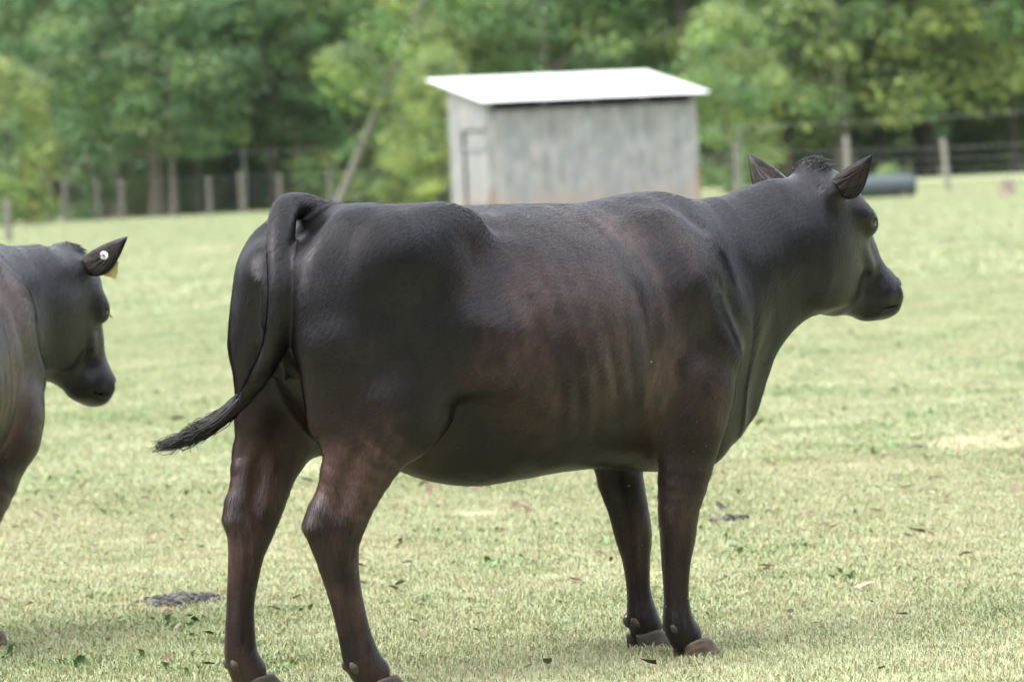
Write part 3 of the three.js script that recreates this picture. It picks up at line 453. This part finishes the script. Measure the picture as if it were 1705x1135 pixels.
function cowField(C) {
  const row = spline(trunkRows), head = headField(C.head), parts = [];
  const trunk = (x, y, z) => {
    const xc = clamp(x, -.03, 1.46), [top, bot, mid, w, nu, nl] = row(xc);
    let q = y - mid; const a = q > 0 ? top - mid : mid - bot, n = q > 0 ? nu : nl;
    const arc = x < .44 ? .805 - 2.3 * (x - .44) * (x - .44) : .805 - 1.6 * (x - .44) * (x - .44), wf = w * (1 - .25 * smooth(.64, .40, x) * smooth(.08, .2, x) * smooth(arc + .02, arc - .045, y)), e = Math.pow(Math.pow(Math.abs(q) / a, n) + Math.pow(Math.abs(z) / wf, n), 1 / n), len = Math.hypot(q, z);
    let d = e < 1e-3 ? -Math.min(a, w) : len * (1 - 1 / e);
    if (x !== xc) { const ex = x - xc; d = d > 0 ? Math.hypot(d, ex) : Math.max(d, Math.abs(ex)); }
    return d * .9;
  };
  // [field, blend, centre, reach] ; those with a reach are skipped where they cannot matter
  const add = (f, k, c, r) => parts.push([f, k, c, r]);
  add(chain(C.neck, .06), .10, null);
  add(chain(C.dewlap, .05), .07, null);
  for (const s of [-1, 1]) {
    const L = s > 0 ? C.RH : C.LH, Fq = s > 0 ? C.RF : C.LF, sh = C.stifle[s > 0 ? 0 : 1];
    // hindquarter
    add(ellipsoid([.125 + sh * .3, 1.0, s * .168], [.175, .30, .092], .10), .07, [.1, .98, s * .165], .4);
    add(chain([[.045, 1.15, s * .125, .082, .07], [.035 + sh * .3, .95, s * .168, .085, .07], [.03 + sh * .6, .77, s * .17, .085, .058]], .03), .06, [0, .95, s * .15], .4);
    add(ellipsoid([.235 + sh * .8, .80, s * .195], [.105, .15, .07], .35), .06, [.23, .8, s * .2], .28);
    add(chain([[.34, .86, s * .235, .03, .022], [.30 + sh * .5, .77, s * .222, .055, .028], [.24 + sh * .7, .70, s * .2, .05, .03]], .04), .05, [.3, .78, s * .22], .2);   // flank fold
    add(ellipsoid([.345, 1.24, s * .215], [.11, .05, .026], .25), .14, [.37, 1.25, s * .22], .42);   // hook bone
    add(ellipsoid([-.002, 1.165, s * .10], [.036, .045, .035]), .06, [-.005, 1.18, s * .11], .14);  // pin bone
    { const q = bent(L.nodes, 3); add(boxed(q, chain(q, 0), .05), .05, null); }
    add(chain(L.hock, .005), .03, L.hock[0], .25);
    // forequarter
    add(chain([[1.13, 1.175, s * .13, .075, .04], [1.22, 1.06, s * .172, .105, .048], [1.305, .89, s * .176, .09, .052]], .05), .07, [1.22, 1.05, s * .17], .4);
    add(chain([[1.30, .87, s * .166, .08, .05], [1.21, .78, s * .178, .10, .052], [Fq.nodes[0][0] - .03, .68, s * .185, .095, .06]], .05), .05, [1.22, .78, s * .19], .3);
    { const q = bent(Fq.nodes, 3); add(boxed(q, chain(q, 0), .045), .045, null); }
    add(ellipsoid([Fq.nodes[0][0] - .085, .655, s * .175], [.035, .05, .03]), .03, [1.1, .65, s * .17], .12);  // elbow
  }
  add(ellipsoid([-.012, 1.05, 0], [.03, .13, .03]), .03, [-.01, 1.05, 0], .22);
  for (const s of [-1, 1]) add(chain([[-.02, 1.13, s * .03, .014, .010], [-.03, 1.02, s * .045, .014, .010], [-.02, .88, s * .05, .016, .012]], .01), .02, [-.02, 1.0, s * .04], .2);
  { const q = bent(C.tail, 4); add(boxed(q, chain(q, 0), .016), .016, null); }
  const cuts = [];
  for (const [L, s] of [[C.RH, 1], [C.LH, -1]]) { const a = L.nodes[2], b = L.nodes[1]; for (const q of [-1, 1]) cuts.push([ellipsoid([a[0] - .030, .585, a[2] + q * .068], [.020, .085, .030], -.28), .035, [a[0] - .03, .585, a[2] + q * .068], .16]); const c = L.nodes[5]; cuts.push([ellipsoid([c[0] - .008, .29, c[2] + .045], [.008, .12, .014], L.nodes[6][0] > c[0] ? .2 : -.08), .02, [c[0], .29, c[2] + .045], .2]); }
  for (const [L, s] of [[C.RF, 1], [C.LF, -1]]) { const c = L.nodes[4]; cuts.push([ellipsoid([c[0] - .004, .22, c[2] + .046], [.008, .10, .014], 0), .02, [c[0], .22, c[2] + .046], .18]); }
  for (const s of [-1, 1]) cuts.push(
    [ellipsoid([.475, 1.175, s * .37], [.11, .08, .046], -.5), .13, [.475, 1.175, s * .37], .25],       // hollow before the hook
    [ellipsoid([1.035, .80, s * .345], [.03, .25, .05], .12), .07, [1.03, .8, s * .34], .4],             // behind the arm
    [ellipsoid([1.40, .89, s * .238], [.035, .16, .05], .5), .06, [1.4, .89, s * .23], .32]);               // neck before the shoulder
  const f = (x, y, z) => {
    let d = trunk(x, y, z);
    for (const [p, k, c, r] of parts) {
      if (c && Math.abs(x - c[0]) + 0 > r + k + Math.max(0, d) && d < 1) continue;
      if (c) { const b = Math.hypot(x - c[0], y - c[1], z - c[2]) - r; if (b > d + k) continue; }
      d = smin(d, p(x, y, z, d), k);
    }
    d = smin(d, head.f(x, y, z), .055);
    for (const [p, k, c, r] of cuts) { if (Math.hypot(x - c[0], y - c[1], z - c[2]) > r) continue; d = smax(d, -p(x, y, z), k); }
    if (d > -.05 && d < .05) { // ribs, loose skin
      const az = Math.abs(z);
      const rib = smooth(.5, .62, x) * smooth(1.08, .96, x) * smooth(.62, .72, y) * smooth(1.18, 1.05, y);
      d += rib * .0009 * (1 + 1.4 * N3(x * 4, y * 4, 3)) * Math.sin((x + (y - .9) * .28 + .02 * N3(x * 3, y * 5, 8)) * 2 * Math.PI / .075);
      const tr = smooth(.45, .7, y); d += tr * (.005 * N3(x * 6, y * 5, z * 6) + .0018 * N3(x * 15, y * 10, z * 15)) + (1 - tr) * .0015 * N3(x * 22, y * 12, z * 22);
    }
    return d;
  };
  return { f, head };
}
// hand-made ear: a cupped leaf, thick at the base; returned in the body's axes
function earGeometry(headF, s, E) {
  const nS = 26, nT = 14, P = [], I = [], len = E.len, w = t => E.width * (Math.pow(Math.sin(Math.PI * Math.pow(clamp(t * .93 + .07), .78)), .75));
  const base = new THREE.Vector3(-.012, -.035, s * .088), out = new THREE.Vector3(E.dir[0], E.dir[1], E.dir[2] * s).normalize();
  const up = new THREE.Vector3(E.up[0], E.up[1], E.up[2] * s); up.addScaledVector(out, -up.dot(out)).normalize();
  const back = new THREE.Vector3().crossVectors(out, up).multiplyScalar(s).normalize(); // away from the opening
  const at = (u, v, th) => {
    const ww = w(u), c = v * 1.0 * (1 - .4 * u), y = Math.sin(c) / Math.sin(1.0 * (1 - .4 * u)) * ww * (v < 0 ? 1 + .35 * Math.sin(Math.PI * u) : .85), z = (Math.cos(c) - 1) * ww * 1.1;
    const p = base.clone().addScaledVector(out, len * u).addScaledVector(up, y + E.curl * u * u).addScaledVector(back, z + .012 * (1 - u) + th);
    return headF.toBody(p.x, p.y, p.z);
  };
  for (const side of [1, -1]) for (let i = 0; i <= nS; i++) for (let j = 0; j <= nT; j++) {
    const u = i / nS, v = j / nT * 2 - 1, th = .0055 * (1 - .75 * u) * (1 - Math.pow(Math.abs(v), 4));
    P.push(...at(u, v, side * th));
  }
  const row = nT + 1, half = (nS + 1) * row;
  for (let side = 0; side < 2; side++) for (let i = 0; i < nS; i++) for (let j = 0; j < nT; j++) {
    const a = side * half + i * row + j, b = a + 1, c = a + row, d = c + 1;
    if ((side === 0) === (s > 0)) I.push(a, b, c, b, d, c); else I.push(a, c, b, b, c, d);
  }
  for (let i = 0; i < nS; i++) for (const j of [0, nT]) { const a = i * row + j, b = a + row, c = half + a, d = half + b; I.push(a, b, c, b, d, c); }
  for (let j = 0; j < nT; j++) { const a = nS * row + j, b = a + 1, c = half + a, d = half + b; I.push(a, b, c, b, d, c); }
  const g = new THREE.BufferGeometry(); g.setAttribute('position', new THREE.Float32BufferAttribute(P, 3)); g.setIndex(I); g.computeVertexNormals(); return { g, at };
}
// bleached and reddish hair on a black coat, splashes of dried mud
function paintCoat(g, seed, C_brown) {
  const p = g.attributes.position, n = p.count, col = new Float32Array(n * 3), uv = new Float32Array(n * 2);
  for (let i = 0; i < n; i++) {
    const x = p.getX(i), y = p.getY(i), z = p.getZ(i), az = Math.abs(z), o = seed * 13.1;
    const big = fbm(x * 2.4 + o, y * 2.4, z * 2.4, 4), mid = fbm(x * 7 + o, y * 5, z * 7 + 4, 3), fine = fbm(x * 34, y * 16 + o, z * 34, 3), hair = fbm(x * 90, y * 22 + o, z * 90, 2);
    // brown on the barrel, behind the shoulder, and on the legs
    let br = .62 * smooth(.36, .62, x + .16 * mid + .1 * big) * smooth(1.36, 1.08, x + .15 * mid) * smooth(.60, .78, y) * smooth(1.40, 1.22, y) * (.4 + .6 * smooth(-.35, .35, big + .1 + mid * .8));
    br += .55 * smooth(.98, 1.03, x) * smooth(1.14, 1.07, x) * smooth(.55, .66, y) * smooth(.95, .8, y) * smooth(-.2, .3, mid + .1);
    br += .5 * smooth(.86, 1.0, x) * smooth(1.30, 1.12, x) * smooth(1.0, 1.12, y) * smooth(1.30, 1.2, y) * smooth(-.1, .35, mid + .1);
    br += .75 * smooth(.45, .3, x) * smooth(.80, .62, y) * smooth(.16, .34, y) * smooth(-.3, .4, big + mid * .6 + .1);
    br += .45 * smooth(.40, .2, x) * smooth(.9, .55, y) * smooth(-.2, .3, mid);
    br += .35 * smooth(1.0, 1.1, x) * smooth(1.4, 1.3, x) * smooth(.72, .55, y) * smooth(.08, .25, y) * smooth(-.2, .3, big + mid * .5);
    br = clamp(br * (.45 + .7 * smooth(-.5, .5, mid * .9 + fine * .9 + hair * .7)) * (C_brown || 1), 0, .95);
    let rust = .8 * smooth(.13, .19, az) * smooth(1.235, 1.275, x) * smooth(1.34, 1.30, x) * smooth(.60, .66, y) * smooth(.82, .74, y) * smooth(-.15, .25, mid + fine * .4 + .1);
    rust += .55 * smooth(.90, .96, x) * smooth(1.06, 1.0, x) * smooth(.62, .7, y) * smooth(1.12, 1.0, y) * smooth(.05, .32, mid + hair * .5 + .05);
    rust = clamp(rust);
    const grey = clamp(.5 * smooth(.1, .5, big * .6 + mid * .5 + .1) + .25 * hair);
    let r = lerp(.0080, .0150, grey), gg = lerp(.0068, .0140, grey), b = lerp(.0075, .0165, grey);
    const warm = smooth(1.05, .62, y) * smooth(1.5, 1.3, x) * smooth(-.45, .25, big + mid * .5); r = lerp(r, .034, warm * .8); gg = lerp(gg, .0165, warm * .8); b = lerp(b, .0125, warm * .8);
    r = lerp(r, .108, br); gg = lerp(gg, .060, br); b = lerp(b, .048, br);
    r = lerp(r, .105, rust * .7); gg = lerp(gg, .042, rust * .7); b = lerp(b, .018, rust * .7);
    // dust film in patches low on the barrel and legs, flecks of dried mud
    const dust = smooth(.12, .5, fbm(x * 4.3 + 9, y * 4.3, z * 4.3 + o, 4)) * smooth(1.5, 1.2, x) * .55; r = lerp(r, .07, dust * .35); gg = lerp(gg, .06, dust * .35); b = lerp(b, .056, dust * .35);
    const k = .72 * (1 + .35 * hair + .3 * fine); col[i * 3] = r * k; col[i * 3 + 1] = gg * k; col[i * 3 + 2] = b * k;
    uv[i * 2] = x + z * .6; uv[i * 2 + 1] = y + z * .35;
  }
  g.setAttribute('color', new THREE.BufferAttribute(col, 3)); g.setAttribute('uv', new THREE.BufferAttribute(uv, 2));
  return g;
}
// one cloven hoof: two claws side by side, toe forward, at the end of a leg
function hoofGeometry(x, z, tint, seed) {
  const claws = [];
  for (const s of [-1, 1]) {
    const rings = [], M = 14;
    for (let k = 0; k <= 6; k++) {
      const t = k / 6, y = .056 * (1 - t), fwd = .030 * t, a = lerp(.044, .058, t), b = lerp(.021, .026, t), r = [];
      for (let j = 0; j < M; j++) { const an = j / M * 2 * Math.PI, ca = Math.cos(an), sa = Math.sin(an), toe = ca > 0 ? 1 + .18 * t * ca : 1; r.push([x + fwd + a * ca * toe + .008 - (ca < 0 ? .012 * t * -ca : 0), y + (ca < 0 ? -.012 * -ca * (1 - t) : 0), z + s * (.026 + .003 * t) + b * sa * (1 - .35 * Math.max(0, ca) * t) - s * .006 * Math.max(0, ca) * t]); }
      rings.push(r);
    }
    claws.push(loft(rings.reverse()));
  }
  const g = mergeGeometries(claws);
  return colored(g, (X, Y, Z) => { const n = fbm(X * 30 + seed, Y * 120, Z * 30, 3), k = smooth(-.3, .4, n); return [lerp(.025, tint[0] * .7, k), lerp(.018, tint[1] * .7, k), lerp(.014, tint[2] * .7, k)]; });
}
function dewclawGeometry(x, y, z, s) {
  const g = new THREE.SphereGeometry(1, 12, 9); g.scale(.012, .021, .012); g.rotateZ(.7); g.translate(x + .017, y - .022, z + s * .02);
  return colored(g, (X, Y, Z) => { const n = fbm(X * 60, Y * 60, Z * 60, 2); const k = smooth(-.3, .3, n); return [lerp(.022, .065, k), lerp(.017, .050, k), lerp(.013, .034, k)]; });
}
const hairStrand = (...a) => { const g = strand(...a); g.deleteAttribute('uv'); return g; };
function buildCow(C) {
  const root = thing('black_cow', C.label, 'cow', C.at, C.turn, 'cattle in the pasture'); root.scale.setScalar(C.scale || 1);
  const F = cowField(C), H = F.head;
  const lo = [-.48, .02, -.46], hi = [2.32, 1.5, .46];
  for (let k = 0; k < 3; k++) { lo[k] = C.lo?.[k] ?? lo[k]; hi[k] = C.hi?.[k] ?? hi[k]; }
  const skin = surfaceNets(F.f, lo, hi, C.cell || .0075);
  const ears = [-1, 1].map(s => earGeometry(H, s, C.ears[s > 0 ? 1 : 0]));
  const body = mergeGeometries([skin, ...ears.map(e => e.g)]);
  mesh('body', paintCoat(body, C.seed, C.brown), coat, root);
  // the short coat itself: hairs lying back along the body
  { const r = rng(C.seed + 80), P = skin.attributes.position, Nn = skin.attributes.normal, col = body.attributes.color, per = C.hairs || 3, M = new Float32Array(P.count * per * 16), K = new Float32Array(P.count * per * 3); let n = 0;
    const nn = new THREE.Vector3(), f = new THREE.Vector3(), sx = new THREE.Vector3(), p = new THREE.Vector3();
    for (let i = 0; i < P.count; i++) { const x = P.getX(i), y = P.getY(i), z = P.getZ(i); nn.fromBufferAttribute(Nn, i);
      for (let k = 0; k < per; k++) {
        const sw = N3(x * 3.5, y * 3.5, z * 3.5 + C.seed) * .7 + (r() - .5) * .28, leg = smooth(.75, .5, y); f.set(-1 * (1 - leg) + sw * .3, -.55 - .8 * leg + sw * .5, (r() - .5) * .3); f.addScaledVector(nn, -f.dot(nn)); if (f.lengthSq() < .01) f.set(0, -1, .1).addScaledVector(nn, -nn.y * -1); f.normalize(); f.addScaledVector(nn, .05 + .09 * r()).normalize(); sx.crossVectors(f, nn).normalize(); const up = p.crossVectors(sx, f).clone();
        const s = (.75 + .6 * r()) * (x > 1.78 || y < .4 ? .62 : 1), o = n * 16; p.set(x + (r() - .5) * .007, y + (r() - .5) * .007, z + (r() - .5) * .007);
        const dx = p.x - x, dy = p.y - y, dz = p.z - z, off = dx * nn.x + dy * nn.y + dz * nn.z + .0008; p.addScaledVector(nn, -off);
        M.set([sx.x * s, sx.y * s, sx.z * s, 0, f.x * s, f.y * s, f.z * s, 0, up.x * s, up.y * s, up.z * s, 0, p.x, p.y, p.z, 1], o); const v = .75 + .6 * r(); for (let c = 0; c < 3; c++) K[n * 3 + c] = col.getComponent(i, c) * v * .8; n++; } }
    const g = new THREE.BufferGeometry(); g.setAttribute('position', new THREE.Float32BufferAttribute([-.00045, 0, 0, .00045, 0, 0, -.00045, .009, .0004, .00045, .009, .0004, 0, .019, -.0002], 3)); g.setIndex([0, 1, 3, 0, 3, 2, 2, 3, 4]); g.computeVertexNormals();
    const o = new THREE.InstancedMesh(g, furMat, n); o.name = 'short_hair'; o.instanceMatrix = new THREE.InstancedBufferAttribute(M, 16); o.instanceColor = new THREE.InstancedBufferAttribute(K, 3); o.castShadow = o.receiveShadow = true; o.userData.kind = 'stuff'; root.add(o); }
  // flecks of dried mud and flies caught in the hair
  { const r = rng(C.seed + 60), P = skin.attributes.position, Nn = skin.attributes.normal, fl = [], v = new THREE.Vector3(), nn = new THREE.Vector3();
    for (let k = 0; k < 60000 && fl.length < 90; k++) { const i = (r() * P.count) | 0, x = P.getX(i), y = P.getY(i), z = P.getZ(i); const where = (x > 1.08 && x < 1.3 && y < .72 && y > .12 ? .05 : 0) + (x > .4 && x < 1.1 && y < .85 ? .012 : 0) + (x < .3 && y < .6 && y > .15 ? .01 : 0) + (x > .7 && x < 1.2 && y > 1.2 ? .01 : 0) + .001; if (r() > where) continue; v.set(x, y, z); nn.fromBufferAttribute(Nn, i); const g = new THREE.SphereGeometry(1, 6, 4), s = .0008 + .002 * r() * r(); g.scale(s * (1 + 2 * r()), s * (.6 + .8 * r()), s * .4); g.applyQuaternion(new THREE.Quaternion().setFromUnitVectors(new THREE.Vector3(0, 0, 1), nn)); g.translate(x, y, z); fl.push(g); }
    const m = mesh('mud_flecks', mergeGeometries(fl), fleckMat, root); m.userData.kind = 'stuff'; }
  // feet
  for (const [L, s] of [[C.RH, 1], [C.LH, -1], [C.RF, 1], [C.LF, -1]]) {
    const [x, , z] = L.foot;
    mesh('hoof', hoofGeometry(x, z, L.tint || [.075, .055, .042], x * 10 + s), hornMat, root);
    for (const q of [-1, 1]) mesh('dewclaw', dewclawGeometry(L.dew[0], L.dew[1], L.dew[2], q), hornMat, root);
  }
  for (const s of [-1, 1]) { const g = new THREE.SphereGeometry(.018, 18, 14), q = H.toBody(.141, -.136, s * .098); g.translate(...q); mesh('eye', g, eyeMat, root);
    const r = rng(5 + s), lash = []; for (let k = 0; k < 14; k++) { const u = r(), a = [.115 + .045 * u, -.115 - .03 * u, s * .118]; if (C.lashes) lash.push(hairStrand([H.toBody(...a), H.toBody(a[0] + .003 + .004 * r(), a[1] - .004 * r(), s * (.122 + .003 * r())), H.toBody(a[0] + .003 + .003 * r(), a[1] - .008 * r() - .004, s * (.123 + .003 * r()))], .0009, .0003, 3, 3)); } if (lash.length) mesh('eyelashes', mergeGeometries(lash), hairMat, root); }
  // hair on the poll
  { const r = rng(C.seed + 3), hs = []; for (let k = 0; k < 420; k++) { const a = r() * 2 * Math.PI, q = Math.sqrt(r()) * .052, x = -.005 + Math.cos(a) * q * .8, z = Math.sin(a) * q * 1.1, y = .046 - q * q * 12, l = .008 + .012 * r(), cx = (r() - .5) * .035 + .008, cz = (r() - .5) * .035; hs.push(hairStrand([H.toBody(x, y, z), H.toBody(x + cx * .5, y + l * .8, z + cz * .5), H.toBody(x + cx * 1.3 + .006, y + l * .85, z + cz * 1.4)], .0019, .0006, 4, 3)); } mesh('poll_tuft', mergeGeometries(hs), hairMat, root); }
  // hair inside the ears
  [-1, 1].forEach((s, e) => { const r = rng(C.seed + 31 + s), hs = []; for (let k = 0; k < 260; k++) { const u = .10 + .55 * r(), v = r() * 1.7 - .85, sd = k % 2 ? -1 : 1, a = ears[e].at(u, v, sd * .005), b = ears[e].at(clamp(u + .08 + .1 * r()), v * .85, sd * (.008 + .004 * r())), c = ears[e].at(clamp(u + .17 + .12 * r(), 0, .97), v * .7, sd * (.008 + .006 * r())); hs.push(hairStrand([a, b, c], .0011, .0004, 4, 3)); } mesh('ear_hair', mergeGeometries(hs), earHairMat, root); });
  // tail switch
  { const T = C.tail, e = T[T.length - 1].slice(0, 3), dd = C.switchPath, r = rng(C.seed + 9), hs = [];
    for (let k = 0; k < 620; k++) { const a = r() * 6.283, q = Math.sqrt(r()), cut = .5 + .55 * r() * (k % 5 ? 1 : 1.15), start = r() * .45, P = [];
      for (let m = 0; m <= 5; m++) { const t = start * (1 - m / 5) + cut * (m / 5) , f = Math.min(t, 1.08) * (dd.length - 1), i = Math.min(dd.length - 2, Math.floor(f)), w = f - i, bulge = C.switchWidth * (.55 + 1.1 * Math.sin(Math.PI * Math.min(1, t * .95 + .12)) * .6), j = (m / 5) * (k % 7 ? .020 : .055); P.push([0, 1, 2].map(c => lerp(dd[i][c], dd[i + 1][c], w) + [Math.cos(a), Math.sin(a) * .9, Math.sin(a * 2 + 1) * .6][c] * q * bulge + (r() - .5) * j)); }
      hs.push(hairStrand(P, .0021, .0006, 8, 3)); }
    mesh('tail_switch', mergeGeometries(hs), hairMat, root); }
  return { root, H, ears };
}
const COW_TURN = 33 * Math.PI / 180;
const mainCow = {
  label: 'black cow with brown-tinged ribs, standing whole and side-on with its tail swung out',
  at: [-.6112, 0, -12.4836], turn: COW_TURN, seed: 1, cell: .0064,
  head: { at: [1.80, 1.335, 0], yaw: -.18, pitch: -.05 },
  neck: [[1.18, 1.02, 0, .265, .19], [1.36, 1.025, 0, .25, .15], [1.53, 1.075, 0, .212, .122], [1.68, 1.135, 0, .19, .112], [1.77, 1.15, 0, .165, .10]],
  dewlap: [[1.68, 1.035, 0, .07, .05], [1.58, .955, 0, .092, .05], [1.50, .83, 0, .105, .045], [1.46, .72, 0, .10, .045], [1.36, .62, 0, .09, .07]],
  stifle: [.02, -.02],
  RH: { nodes: [[.19, .76, .205, .125, .075], [.103, .645, .19, .112, .06], [.064, .545, .18, .084, .052], [.026, .468, .172, .084, .047], [.024, .41, .17, .068, .043], [.042, .30, .17, .05, .034], [.066, .19, .17, .047, .034], [.088, .105, .17, .052, .042], [.115, .065, .17, .053, .045]], hock: [[.03, .60, .178, .026, .022], [-.025, .52, .174, .027, .023], [-.048, .478, .172, .026, .024]], foot: [.128, 0, .17], dew: [.036, .108, .17], tint: [.12, .075, .05] },
  LH: { nodes: [[.13, .76, -.205, .125, .075], [.035, .645, -.19, .105, .062], [-.003, .545, -.18, .085, .05], [-.036, .475, -.172, .076, .046], [-.054, .41, -.17, .058, .042], [-.074, .32, -.17, .045, .034], [-.088, .23, -.17, .040, .033], [-.092, .12, -.17, .047, .041], [-.072, .065, -.17, .052, .045]], hock: [[-.03, .60, -.178, .026, .022], [-.085, .53, -.174, .026, .023], [-.098, .487, -.172, .025, .023]], foot: [-.06, 0, -.17], dew: [-.138, .108, -.17] },
  RF: { nodes: [[1.235, .74, .18, .105, .062], [1.19, .55, .162, .088, .052], [1.165, .43, .153, .066, .046], [1.156, .335, .15, .052, .045], [1.147, .26, .15, .042, .036], [1.143, .17, .15, .038, .032], [1.146, .105, .15, .046, .041], [1.165, .065, .15, .05, .045]], foot: [1.178, 0, .15], dew: [1.104, .108, .15], tint: [.19, .115, .075] },
  LF: { nodes: [[1.235, .74, -.18, .105, .062], [1.178, .55, -.162, .080, .052], [1.197, .42, -.153, .064, .046], [1.212, .33, -.15, .058, .045], [1.218, .26, -.15, .042, .036], [1.221, .17, -.15, .036, .032], [1.228, .105, -.15, .046, .041], [1.24, .065, -.15, .05, .045]], foot: [1.225, 0, -.15], dew: [1.175, .1, -.15] },
  tail: [[.20, 1.285, 0, .04, .04], [.13, 1.312, 0, .038, .038], [.06, 1.332, .004, .036, .037], [.005, 1.318, .022, .035, .036], [-.045, 1.239, .072, .037, .038], [-.065, 1.142, .102, .036, .037], [-.072, 1.044, .105, .034, .035], [-.083, .964, .086, .031, .032], [-.104, .897, .052, .027, .028], [-.114, .834, -.02, .021, .022], [-.150, .782, -.06, .017, .018], [-.19, .752, -.095, .012, .012]],
  switchPath: [[-.125, .82, -.032], [-.165, .768, -.075], [-.208, .737, -.11], [-.255, .712, -.145], [-.30, .70, -.185]], switchWidth: .021,
  ears: [{ len: .17, width: .046, curl: .05, dir: [-.28, .38, .8], up: [.5, .62, -.2] }, { len: .15, width: .042, curl: .06, dir: [.35, .24, .9], up: [-.3, .85, -.2] }],
};
buildCow(mainCow);

const youngCow = {
  ...mainCow,
  label: 'black cow cut off by the picture edge, with a white button tag in its ear',
  at: [-2.095, 0, -13.25], turn: 70 * Math.PI / 180, seed: 4, cell: .009, brown: 2.2, hairs: 2, lashes: true, scale: .95,
  head: { at: [1.76, 1.235, .122], yaw: .36, pitch: -.46 },
  neck: [[1.18, 1.03, 0, .275, .19], [1.36, 1.05, .01, .25, .15], [1.53, 1.075, .045, .205, .122], [1.64, 1.095, .085, .18, .112], [1.71, 1.10, .105, .15, .10]],
  dewlap: [[1.62, .98, .06, .08, .05], [1.56, .92, .03, .10, .05], [1.49, .82, .01, .10, .045], [1.45, .72, 0, .10, .045], [1.36, .62, 0, .09, .07]],
  ears: [{ len: .17, width: .046, curl: .02, dir: [-.1, .02, 1], up: [.5, .8, 0] }, { len: .187, width: .043, curl: .045, dir: [.42, .52, .8], up: [-.5, .8, -.3] }],
  RF: { ...mainCow.RF, nodes: mainCow.RF.nodes.map(([x, y, z, a, b]) => [x - .12 * smooth(.75, .3, y), y, z * (1 - .3 * smooth(.75, .3, y)), a, b]), foot: [1.058, 0, .105], dew: [.984, .108, .105] },
  earTag: true,
};
const second = buildCow(youngCow);
{ // ear tag: white button at the back of the ear, yellow plate hanging before it
  const t = new THREE.Group(); t.name = 'ear_tag'; t.userData.label = 'white button ear tag with a yellow plate';
  const e = second.ears[1], A = new THREE.Vector3(...e.at(.50, -.05, .0085)), B = new THREE.Vector3(...e.at(.50, -.05, -.012)), nrm = A.clone().sub(B).normalize();
  const q = new THREE.Quaternion().setFromUnitVectors(new THREE.Vector3(0, 1, 0), nrm);
  const white = new THREE.MeshStandardMaterial({ color: linear(.6, .59, .55), roughness: .45 }), dark = new THREE.MeshStandardMaterial({ color: linear(.08, .08, .07), roughness: .5 }), yellow = new THREE.MeshStandardMaterial({ color: linear(.30, .255, .09), roughness: .45 });
  const b = mesh('button', new THREE.LatheGeometry([[.0001, .004], [.004, .004], [.005, .0025], [.012, .0022], [.0145, .001], [.0145, -.0012], [.0001, -.0012]].map(p => new THREE.Vector2(...p)), 28), white, t); b.position.copy(A); b.quaternion.copy(q);
  const pin = mesh('pin', new THREE.CylinderGeometry(.0038, .0045, .003, 16), dark, t); pin.position.copy(A).addScaledVector(nrm, .0048); pin.quaternion.copy(q);
  const sh = new THREE.Shape(); sh.moveTo(-.012, .012); sh.lineTo(.012, .012); sh.lineTo(.016, -.012); sh.lineTo(.022, -.018); sh.lineTo(.022, -.046); sh.lineTo(-.022, -.046); sh.lineTo(-.022, -.018); sh.lineTo(-.016, -.012); sh.closePath();
  const pl = mesh('plate', new THREE.ExtrudeGeometry(sh, { depth: .0016, bevelEnabled: true, bevelSize: .001, bevelThickness: .0006, bevelSegments: 2 }), yellow, t); pl.position.set(...e.at(.62, -.62, -.014)).add(new THREE.Vector3(0, -.012, 0)); pl.rotation.set(.1, -1.2, -.3);
  second.root.add(t);
}
renderer.render(scene, camera);
